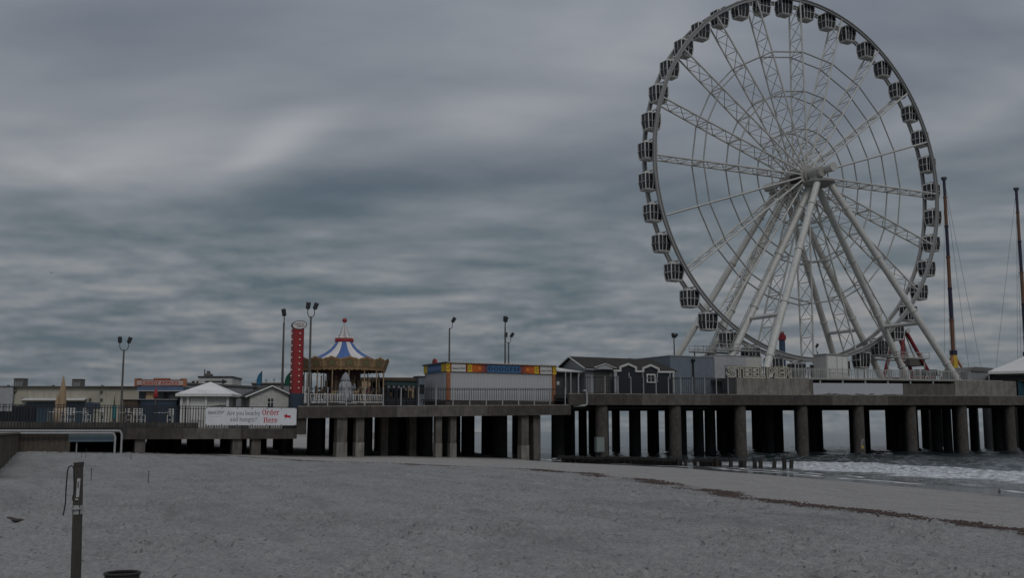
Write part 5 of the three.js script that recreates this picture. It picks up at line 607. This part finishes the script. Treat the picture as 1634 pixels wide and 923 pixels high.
{ // terrace furniture behind the black fence
  const ty = bwTop + 0.62, where = (px, w) => { const q = new Spot(px, 670, { w }); q.o[1] = ty; return q; };
  const pr = new THREE.Group(); { for (const [x, z] of [[-0.24, 0.24], [0.24, 0.24], [-0.24, -0.24], [0.24, -0.24]]) mesh('leg', [box(0.06, 0.75, 0.06, x, 0.375, z)], M.white, pr); mesh('seat', [box(0.54, 0.06, 0.54, 0, 0.78, 0)], M.white, pr); mesh('backrest', [box(0.07, 0.75, 0.05, -0.24, 1.18, -0.25), box(0.07, 0.75, 0.05, 0.24, 1.18, -0.25), ...[0.98, 1.2, 1.42].map((y) => box(0.46, 0.09, 0.04, 0, y, -0.25))], M.white, pr); mesh('footrest', [box(0.46, 0.05, 0.05, 0, 0.3, 0.25), box(0.46, 0.05, 0.05, 0, 0.3, -0.25)], M.white, pr); }
  [[103, 4, 'white bar chair below the tan spire'], [114, 4.4, 'white bar chair just right of the tan spire'], [139, 4, 'white bar chair under the dark blue parasol'], [163, 5, 'white bar chair left of the teal pole'], [205, 5, 'white bar chair right of the teal pole'], [219, 4, 'left white bar chair before the candy stall'], [226.5, 4, 'right white bar chair before the candy stall'], [272, 4.5, 'white bar chair left of the gazebo']].forEach(([px, w, l], i) => { const q = pr.clone(), p = where(px, w); q.name = numbered('bar_chair'); q.position.set(...p.o); q.rotation.y = PHI + rr(-0.7, 0.7); q.userData = { label: l, category: 'chair', group: 'white chairs on the boardwalk terrace' }; scene.add(q); });
  const tb = new THREE.Group(); mesh('tabletop', [box(1.5, 0.07, 0.9, 0, 1.06, 0)], M.offwhite, tb); for (const x of [-0.6, 0.6]) mesh('leg', [box(0.09, 1.03, 0.7, x, 0.515, 0)], M.pole, tb);
  [[90, 5.5, 'high table below the tan spire'], [128, 5, 'high table left of the dark blue parasol'], [153, 5.5, 'high table right of the dark blue parasol'], [193, 5.5, 'high table beside the teal pole'], [212, 5.4, 'high table at the left of the candy stall'], [258, 5, 'high table before the candy stall counter']].forEach(([px, w, l]) => { const q = tb.clone(), p = where(px, w); q.name = numbered('high_table'); q.position.set(...p.o); q.rotation.y = PHI; q.userData = { label: l, category: 'table', group: 'high tables on the boardwalk terrace' }; scene.add(q); });
  { const q = where(247.5, 6), g = thing('closed_parasol', 'closed red parasol in front of the candy stall', 'parasol', q.o, 0); q.px = 247.5; const h = q.y(617), b = q.y(636); mesh('pole', [bar([0, 0, 0], [0, b + 0.1, 0], 0.05, 7)], M.pole, g); mesh('folded_canopy', [lathe([[0.05, b], [0.28, b + 0.12], [0.2, (b + h) / 2], [0.02, h]], 12)], M.red, g); mesh('base', [bar([0, 0, 0], [0, 0.12, 0], 0.35, 12)], M.pole, g); }
  { const q = where(182, 5), g = thing('closed_parasol', 'closed teal parasol with a thin dark tip on the terrace', 'parasol', q.o, 0); q.px = 182; const h = q.y(632), b = q.y(648); mesh('folded_canopy', [bar([0, 0.4, 0], [0, b, 0], 0.17, 10, 0.2)], M.teal, g); mesh('tip', [bar([0, b, 0], [0, h, 0], 0.10, 8, 0.02)], M.wood, g); mesh('pole', [bar([0, 0, 0], [0, 0.42, 0], 0.05, 6)], M.pole, g); mesh('base', [bar([0, 0, 0], [0, 0.1, 0], 0.3, 10)], M.pole, g); }
  { const q = where(148, 4.5), g = thing('box_parasol', 'dark blue square parasol over the terrace tables', 'parasol', q.o, PHI); q.px = 148; const t = q.y(643), b = q.y(653); mesh('canopy', [hexa([[-0.7, b, 0.6], [0.7, b, 0.6], [0.7, b, -0.6], [-0.7, b, -0.6], [-0.62, t, 0.5], [0.62, t, 0.5], [0.62, t, -0.5], [-0.62, t, -0.5]])], M.navyBlue, g); mesh('pole', [bar([0, 0, 0], [0, b, 0], 0.05, 7)], M.pole, g); }
  { const q = where(207, 8), g = thing('wooden_hut', 'small brown wooden hut left of the candy stall', 'hut', q.o, 0.05); q.px = 207; const h = q.y(638); for (let i = 0; i < 6; i++) mesh('board', [span(-0.75 + i * 0.25, -0.52 + i * 0.25, 0, h - 0.1, 0, -0.1)], M.wood, g); mesh('side', [span(-0.74, 0.74, 0, h - 0.12, -0.11, -1.4)], M.wood, g); mesh('roof', [span(-0.85, 0.85, h - 0.09, h, 0.1, -1.5)], M.roof, g); }
  { const a = where(-20, 2.6), b = where(58, 2.6), L = Math.hypot(b.o[0] - a.o[0], b.o[2] - a.o[2]), g = thing('windscreen', 'dark cloth windscreen behind the fence at the left edge', 'screen', a.o, PHI); for (let i = 0; i < 6; i++) mesh('cloth_panel', [span(L * i / 6 + 0.03, L * (i + 1) / 6 - 0.03, 0.02, i < 3 ? 1.05 : 1.62, 0, -0.05)], i < 3 ? stain(0.016, 0.022, 0.022, 0.9) : stain(0.014, 0.018, 0.03, 0.9), g); for (let i = 0; i <= 6; i++) mesh('post', [bar([L * i / 6, 0, -0.1], [L * i / 6, 1.75, -0.1], 0.04, 6)], M.iron, g); }
}
// ------------------------------------------------------------------ right side: slingshot masts, tent, rides
{
  const mast = (px, pyb, pxt, pyt, w, cuts, label) => {
    const s = new Spot(px, pyb, { w }); s.o[1] = platY(pierPt(px, 600, w).s) - 0.0; s.px = px; const g = here(s, 'slingshot_mast', label, 'mast', 'telescopic masts of the slingshot ride'), Y = (p) => s.y(p), top = Y(pyt);
    let a = Y(pyb - 25); const ys = [a, ...cuts.map(Y), top]; ys.slice(0, -1).forEach((y, i) => mesh('mast_section', [bar([0, y, 0], [0, ys[i + 1] + 0.25, 0], 0.36 - i * 0.02, 12), bar([0, ys[i + 1] - 0.1, 0], [0, ys[i + 1] + 0.25, 0], 0.42 - i * 0.02, 12)], i % 2 ? M.purple : M.rust, g));
    mesh('sheave', [box(0.95, 0.5, 0.5, 0, top + 0.3, 0, 0.1)], M.darkgrey, g); mesh('pylon', [hexa([[-0.8, 0, 0.6], [0.8, 0, 0.6], [0.8, 0, -0.6], [-0.8, 0, -0.6], [-0.4, a + 0.1, 0.35], [0.4, a + 0.1, 0.35], [0.4, a + 0.1, -0.35], [-0.4, a + 0.1, -0.35]])], M.yellow, g); mesh('knuckle', [box(1.0, 0.8, 0.9, 0, a + 0.2, 0)], M.purple, g);
    for (const [x, z] of [[-3.6, 1.2], [3.3, 1.0], [0.3, -4]]) mesh('outrigger', [bar([0, a, 0], [x * 0.4, a * 0.6, z * 0.4], 0.22, 8), bar([x * 0.4, a * 0.6, z * 0.4], [x, 0, z], 0.17, 8)], M.brick, g);
    return { g, s, top };
  };
  const A = mast(1522, 590, 1505, 290, 20, [512, 462, 412, 364, 318], 'nearer-to-the-wheel blue and orange telescopic slingshot mast'), B = mast(1639, 592, 1618, 307, 20, [540, 487, 437, 388, 342], 'blue and orange telescopic slingshot mast at the right edge');
  const cable = (m, x, y, z) => mesh('cable', [bar([0, m.top + 0.2, 0], [x, y, z], 0.028, 5)], M.pole, m.g);
  const gap = B.s.o[0] - A.s.o[0]; [[0.9, 0.4, 0], [-0.9, 0.4, 0], [5.2, 0, 2], [6.6, 0, -2], [-5, 0, 2]].forEach(([x, y, z]) => cable(A, x, y, z, 'thin cable hanging from the mast nearer the wheel')); [[-0.9, 0.4, 0], [-5.6, 0, 2], [-7, 0, -2], [-3.2, 0, 1]].forEach(([x, y, z]) => cable(B, x, y, z, 'thin cable hanging from the mast at the right edge'));
}
{
  const s = new Spot(1576, 598, { w: 3.2, turn: -0.42 }); s.o[1] = platY(pierPt(1600, 600, 3).s); s.px = 1600; const g = here(s, 'tent', 'white peaked tent roof at the right edge of the pier', 'tent'), e = s.y(593, 1590), W = s.x(1860), D = 14, p = s.at(1718, 533, -D / 2)[1], mx = W / 2;
  const q = [[0, e, 0], [W, e, 0], [W, e, -D], [0, e, -D]], ap = [mx, p, -D / 2]; for (let i = 0; i < 4; i++) { const a = V(...q[i]), b = V(...q[(i + 1) % 4]), c = V(...ap), P = [], N = 10; const f = (u, v) => { const x = a.clone().lerp(b, u).lerp(c, v); x.y -= 0.35 * Math.sin(v * Math.PI) * 0.8; return x; }; const gm = new THREE.PlaneGeometry(1, 1, N, N), v = gm.attributes.position; for (let j = 0; j < v.count; j++) { const t = f(v.getX(j) + 0.5, v.getY(j) + 0.5); v.setXYZ(j, t.x, t.y, t.z); } gm.computeVertexNormals(); mesh('roof_panel', [gm], stain(0.78, 0.78, 0.80, 0.8), g); }
  mesh('valance', [span(0, W, e - 0.4, e, 0.02, -0.02), span(-0.02, 0.02, e - 0.4, e, -0.03, -D)], M.white, g); for (const x of [0.1, W * 0.33, W * 0.66, W]) mesh('post', [span(x - 0.07, x + 0.07, 0, e - 0.02, -0.05, -0.2)], M.galv, g); mesh('side_curtain', [span(W * 0.3, W * 0.5, 0.1, e - 0.4, -0.3, -0.36)], M.offwhite, g); mesh('dark_cabinet', [span(0.4, W * 0.28, 0, e - 0.6, -1.2, -2)], M.black, g);
  const h = new Spot(1543, 598, { w: 10 }); h.o[1] = platY(pierPt(1560, 600, 10).s); h.px = 1560; const k = here(h, 'low_hut', 'low grey gabled hut between mast and tent', 'hut'), w = h.x(1590), y = h.y(593), pk = h.at(1556, 586)[1]; mesh('wall', [span(0, w, 0, y, 0, -5)], M.grey, k); mesh('roof', [prism([[-0.3, y], [w + 0.3, y], [w * 0.85, pk - 0.1], [h.x(1556), pk]], -5.3, 0.3)], M.pole, k);
  const tl = new Spot(1624, 632, { w: 0.3 }); const tg = here(tl, 'blue_tarp', 'dark teal tarp panel at the right end of the concrete wall', 'tarp'); tg.position.y = upY(pierPt(1624, 632, 0.3).s) + 0.1; mesh('cloth', [box(5, 2.2, 0.05, 2.6, 1.1, 0)], stain(0.015, 0.07, 0.10, 0.9), tg); for (const x of [0.1, 2.5, 5]) mesh('post', [box(0.08, 2.3, 0.08, x, 1.15, -0.08)], M.iron, tg);
}
{ // red A-frame ride behind the wheel, blue drop tower, other rides
  const s = new Spot(1447, 592, { w: 34 }); s.o[1] = platY(pierPt(1447, 600, 34).s); s.px = 1447; const g = here(s, 'swing_ride', 'red steel A-frame ride behind the right legs of the wheel', 'ride'), X = (p) => s.x(p, 0, 570), t = s.y(530); for (const z of [-2.5, 2.5]) { mesh('leg', [bar([X(1419), 0, z], [X(1436), t, z * 0.4], 0.36, 10)], M.redDeep, g); mesh('leg', [bar([X(1477), 0, z], [X(1440), t, z * 0.4], 0.36, 10)], M.redDeep, g); mesh('tie_beam', [bar([X(1422), 2, z], [X(1472), 2, z], 0.25, 8)], M.redDeep, g); } mesh('axle', [bar([X(1438), t, -2], [X(1438), t, 2], 0.5, 12)], M.offwhite, g); mesh('gondola_box', [box(X(1462) - X(1440), 1.6, 3, X(1452), s.y(578), 0)], M.pole, g); mesh('hanger', [bar([X(1438), t, 0], [X(1450), s.y(576), 0], 0.2, 8), bar([X(1438), t, 0.9], [X(1454), s.y(576), 0.9], 0.12, 8)], M.steelDim, g);
  const q = new Spot(1249, 592, { w: 40 }); q.o[1] = platY(pierPt(1249, 600, 40).s); q.px = 1249; const k = here(q, 'drop_tower', 'short blue drop tower with a red crown seen through the wheel', 'ride'), h = q.y(543), w = q.x(1253.2); mesh('shaft', [span(-w, w, 0, h, -w, w)], stain(0.05, 0.09, 0.16, 0.7), k); mesh('crown', [span(-w * 1.35, w * 1.35, h, h + 0.9, -w * 1.35, w * 1.35)], M.red, k); for (const x of [-1, 0, 1]) mesh('merlon', [new THREE.ConeGeometry(0.25, 0.9, 8).translate(x * w, h + 1.35, 0)], M.redDeep, k);
  const r = new Spot(1238, 598, { w: 30 }); r.o[1] = platY(pierPt(1238, 600, 30).s); r.px = 1255; const z = here(r, 'ride_kiosk', 'dark low ride kiosk under the bottom of the wheel', 'kiosk'), kw = r.x(1305); mesh('body', [span(0, kw * 0.55, 0, r.y(588), 0, -4)], M.navyBlue, z); mesh('canopy', [span(-0.3, kw, r.y(587.5), r.y(585), 0.6, -4.5)], M.steelDim, z); for (const x of [0.6, 0.75, 0.9, 0.99]) mesh('post', [bar([kw * x, 0, 0.3], [kw * x, r.y(587.5), 0.3], 0.09, 6)], M.pole, z);
  // folded seats stacked along the barrier
  const seat = new THREE.Group(); mesh('seat_shell', [box(0.75, 0.9, 0.5, 0, 1.6, 0), box(0.75, 0.18, 0.8, 0, 1.15, 0.2)], M.navy, seat); mesh('stand', [box(0.12, 1.1, 0.12, 0, 0.55, 0)], M.iron, seat);
  [1463, 1474, 1484.5, 1491.5].forEach((px, i) => { const w = 9, p = new Spot(px, 600, { w }); p.o[1] = platY(pierPt(px, 600, w).s); const c = seat.clone(); c.name = numbered('parked_ride_chair'); c.position.set(...p.o); c.rotation.y = PHI; c.userData = { label: `dark ride seat behind the barrier, ${['leftmost', 'second from left', 'third from left', 'rightmost'][i]} of four by the wheel leg`, category: 'seat', group: 'dark ride seats behind the barrier' }; scene.add(c); });
}
// ------------------------------------------------------------------ at the waterline: old timber groyne, meter box
{
  const base = -0.55, A = [5.2, base, -117], B = [25.2, base, -96.5], L = Math.hypot(B[0] - A[0], B[2] - A[2]), ang = Math.atan2(-(B[2] - A[2]), B[0] - A[0]);
  const g = thing('timber_groyne', 'low dark timber groyne of old stub piles along the pier foot', 'groyne', A, ang); for (let i = 0; i < 30; i++) { const x = L * (i + rr(0.2, 0.8)) / 30, h = i > 19 ? rr(1.15, 1.6) : rr(1.1, 1.4); mesh('stub_pile', [bar([x, 0, rr(-0.15, 0.15)], [x + rr(-0.05, 0.05), h, rr(-0.15, 0.15)], rr(0.15, 0.24), 9)], M.wetwood, g); }
  for (let i = 0; i < 9; i++) { if (i === 7) continue; mesh('waling', [box(L * 0.7 / 9 - 0.05, 0.28, 0.2, L * 0.7 * (i + 0.5) / 9, rr(1.05, 1.2), 0.28 + rr(-0.02, 0.02), rr(-0.03, 0.03))], M.wetwood, g); mesh('sheeting', [box(L * 0.72 / 9 - 0.04, 1.2, 0.12, L * 0.72 * (i + 0.5) / 9, 0.55, -0.2)], M.wetwood, g); }
  const q = new Spot(956.5, 722, { w: -0.2 }); const k = here(q, 'meter_box', 'pale green metal box fixed to the first round pile', 'box'); q.px = 956.5; const w = q.x(963) - q.x(950.5), h = q.y(698); mesh('casing', [box(w, h, 0.5, 0, h / 2, 0)], stain(0.22, 0.27, 0.26, 0.6, 0.6), k); mesh('door', [box(w - 0.14, h - 0.16, 0.04, 0, h / 2, 0.272)], stain(0.25, 0.30, 0.29, 0.6, 0.6), k); mesh('bracket', [box(w * 0.7, 0.12, 0.5, 0, h * 0.8, -0.4)], M.iron, k);
}
// ------------------------------------------------------------------ foreground: post, barrel, stakes, debris, birds
{
  const s = new Spot(123.5, 800, { Z: 16.6, turn: 0.05 }), yg = groundBase(s.o[0], 16.6); s.o[1] = yg - 0.35; s.px = 123.5; const g = here(s, 'timber_post', 'weathered timber post with a cable, metal plate and collar in the sand', 'post'), m = s.x(124.5) - s.x(123.5), Y = (p) => s.y(p, 124); g.rotation.z = 0.030; g.position.x += 0.075;
  const w = 12.5 * m; mesh('shaft', [hexa([[-w * 0.56, 0, w / 2], [w * 0.5, 0, w / 2], [w * 0.5, 0, -w / 2], [-w * 0.56, 0, -w / 2], [-w * 0.40, Y(783), w / 2], [w * 0.5, Y(783), w / 2], [w * 0.5, Y(783), -w / 2], [-w * 0.40, Y(783), -w / 2]]), hexa([[-w * 0.40, Y(783), w * 0.46], [w * 0.49, Y(783), w * 0.46], [w * 0.49, Y(783), -w * 0.46], [-w * 0.40, Y(783), -w * 0.46], [-w * 0.38, Y(745), w * 0.46], [w * 0.50, Y(745), w * 0.46], [w * 0.50, Y(745), -w * 0.46], [-w * 0.38, Y(745), -w * 0.46]])], M.greywood, g);
  mesh('head', [hexa([[-w * 0.40, Y(745), w * 0.5], [w * 0.52, Y(745), w * 0.5], [w * 0.52, Y(745), -w * 0.5], [-w * 0.40, Y(745), -w * 0.5], [-w * 0.46, Y(738.5), w * 0.55], [w * 0.60, Y(738), w * 0.55], [w * 0.58, Y(737.6), -w * 0.5], [-w * 0.44, Y(738), -w * 0.5]])], M.greywood, g);
  const z = w * 0.46; mesh('metal_plate', [hexa([[-0.5 * m, Y(797), z + 0.004], [4.2 * m, Y(796), z + 0.004], [4.2 * m, Y(796), z + 0.001], [-0.5 * m, Y(797), z + 0.001], [1.2 * m, Y(764), z + 0.012], [6.2 * m, Y(763.6), z + 0.012], [6.2 * m, Y(763.6), z + 0.003], [1.2 * m, Y(764), z + 0.003]]), box(4.6 * m, 2 * m, 0.02, 1.4 * m, Y(797), z + 0.014, -0.08)], stain(0.55, 0.56, 0.58, 0.35, 2), g); mesh('plate_slot', [box(1.8 * m, 10 * m, 0.006, 3.0 * m, Y(773.5), z + 0.014, -0.05)], M.pole, g);
  mesh('collar', [bar([0.1 * m, Y(821), 0], [0.1 * m, Y(806.5), 0], w * 0.62, 16), bar([0.1 * m, Y(813), 0.03], [0.1 * m, Y(810), 0.03], w * 0.66, 16)], M.galv, g);
  const c = (px, py, zz = z) => [s.at(px, py)[0], s.at(px, py)[1], zz]; mesh('cable', [hose([c(121, 800), c(118.5, 798), c(118.3, 793), c(120, 788), c(121, 775), c(121, 760), c(121.3, 750), c(120.3, 745), c(117.5, 743.3), c(114, 745), c(111.5, 750), c(109.8, 763), c(107.5, 785), c(106.5, 800), c(104.5, 811), c(102, 822)], 0.010, 90, 7)], M.rubber, g);
}
{
  const s = new Spot(196, 912, { Z: 16.3, turn: 0 }), yg = groundBase(s.o[0], 16.3), h = s.o[1] - yg, r = 0.255; const g = thing('litter_barrel', 'dark open litter barrel standing in the sand at the bottom edge', 'barrel', [s.o[0], yg - 0.03, s.o[2]]); mesh('shell', [lathe([[r * 0.9, 0], [r * 0.95, 0.02], [r * 0.96, h * 0.3], [r, h * 0.32], [r, h * 0.36], [r * 0.96, h * 0.38], [r * 0.96, h * 0.64], [r, h * 0.66], [r, h * 0.7], [r * 0.96, h * 0.72], [r * 0.97, h - 0.02], [r * 0.94, h - 0.02], [r * 0.92, 0.04], [0.01, 0.04]], 32)], stain(0.022, 0.02, 0.02, 0.7, 1), g); mesh('rim', [new THREE.TorusGeometry(r * 0.97, 0.02, 8, 36).rotateX(Math.PI / 2).translate(0, h, 0)], stain(0.03, 0.026, 0.026, 0.6, 1), g); mesh('liner', [lathe([[r * 0.9, h * 0.9], [r * 0.84, h * 0.6], [0.01, h * 0.5]], 24)], M.rubber, g);
}
[[146, 768, 751, 'thin stake just right of the foreground post'], [237, 768, 752, 'thin stake in the sand right of the foreground post'], [131, 726, 716, 'thin short stake near the boardwalk foot'], [137, 739, 724, 'thin leaning stake behind the foreground post'], [209, 739, 726, 'thin stake near the bent pipes']].forEach(([px, pb, pt, l]) => { const yg = 0.6, d = sight(px, pb), k = (groundBase(d[0] * 50, 50) - EYE) / d[1]; const s = new Spot(px, pb, { Z: Math.min(Math.max(k, 30), 92), turn: 0 }); const Z = -s.o[2]; s.o[1] = groundBase(s.o[0], Z); s.px = px; const h = (pb - pt) / F * Z; solo('stake', l, 'stake', [bar([0, -0.15, 0], [rr(-0.02, 0.04), h, 0], 0.018, 6), box(0.05, 0.06, 0.03, 0.01, h, 0)], M.iron, s.o, 0, 'thin stakes in the sand'); });
{ const s = new Spot(39, 828, { Z: 36 }), Z = 34, x = s.o[0]; const g = thing('driftwood', 'dark flattened piece of debris lying on the sand at left', 'debris', [x * 0.96, groundBase(x * 0.96, Z) + 0.01, -Z]); const b = new THREE.DodecahedronGeometry(0.2, 1).scale(1, 0.28, 0.6); mesh('slab', [b.translate(0.06, 0.03, 0)], stain(0.06, 0.045, 0.042, 0.95), g); mesh('fragment', [new THREE.DodecahedronGeometry(0.16, 1).scale(1.2, 0.25, 0.7).rotateZ(-0.25).translate(-0.13, 0.08, -0.05)], stain(0.09, 0.06, 0.06, 0.95), g); }
function bird(px, py, Z, sc, label, flying) { const s = new Spot(px, py, { Z }); if (!flying) s.o[1] = Math.max(0.02, groundBase(s.o[0], Z)); const g = thing('gull', label, 'bird', s.o, flying ? 0.4 : 1.2); g.scale.setScalar(sc); if (flying) { const wing = (q) => new THREE.ExtrudeGeometry(new THREE.Shape([[0, -0.1], [0.35, -0.14], [0.8, -0.02], [0.75, 0.03], [0.35, 0.08], [0, 0.1]].map(([x, y]) => new THREE.Vector2(x * q, y))), { depth: 0.02, bevelEnabled: false }).rotateX(-Math.PI / 2).rotateZ(q * 0.5); mesh('body', [new THREE.SphereGeometry(0.12, 10, 8).scale(0.8, 0.8, 2.2), new THREE.SphereGeometry(0.07, 8, 6).translate(0, 0.03, 0.3), new THREE.ConeGeometry(0.12, 0.25, 6).rotateX(Math.PI / 2).scale(1, 0.2, 1).translate(0, 0, -0.32)], M.pole, g); for (const q of [-1, 1]) mesh('wing', [wing(q)], M.pole, g); } else { mesh('body', [new THREE.SphereGeometry(0.11, 10, 8).scale(1.7, 0.9, 0.85).translate(0, 0.28, 0), new THREE.SphereGeometry(0.06, 8, 6).translate(0.18, 0.4, 0), new THREE.ConeGeometry(0.02, 0.09, 6).rotateZ(-Math.PI / 2).translate(0.27, 0.39, 0)], M.pole, g); for (const z of [-0.04, 0.04]) mesh('leg', [bar([0, 0, z], [0, 0.22, z], 0.012, 5)], M.iron, g); } }
bird(83, 436, 90, 0.36, 'small dark bird flying high at the left', true); bird(1594, 787, 56, 0.8, 'small dark bird standing at the water edge at right', false);
renderer.render(scene, camera);
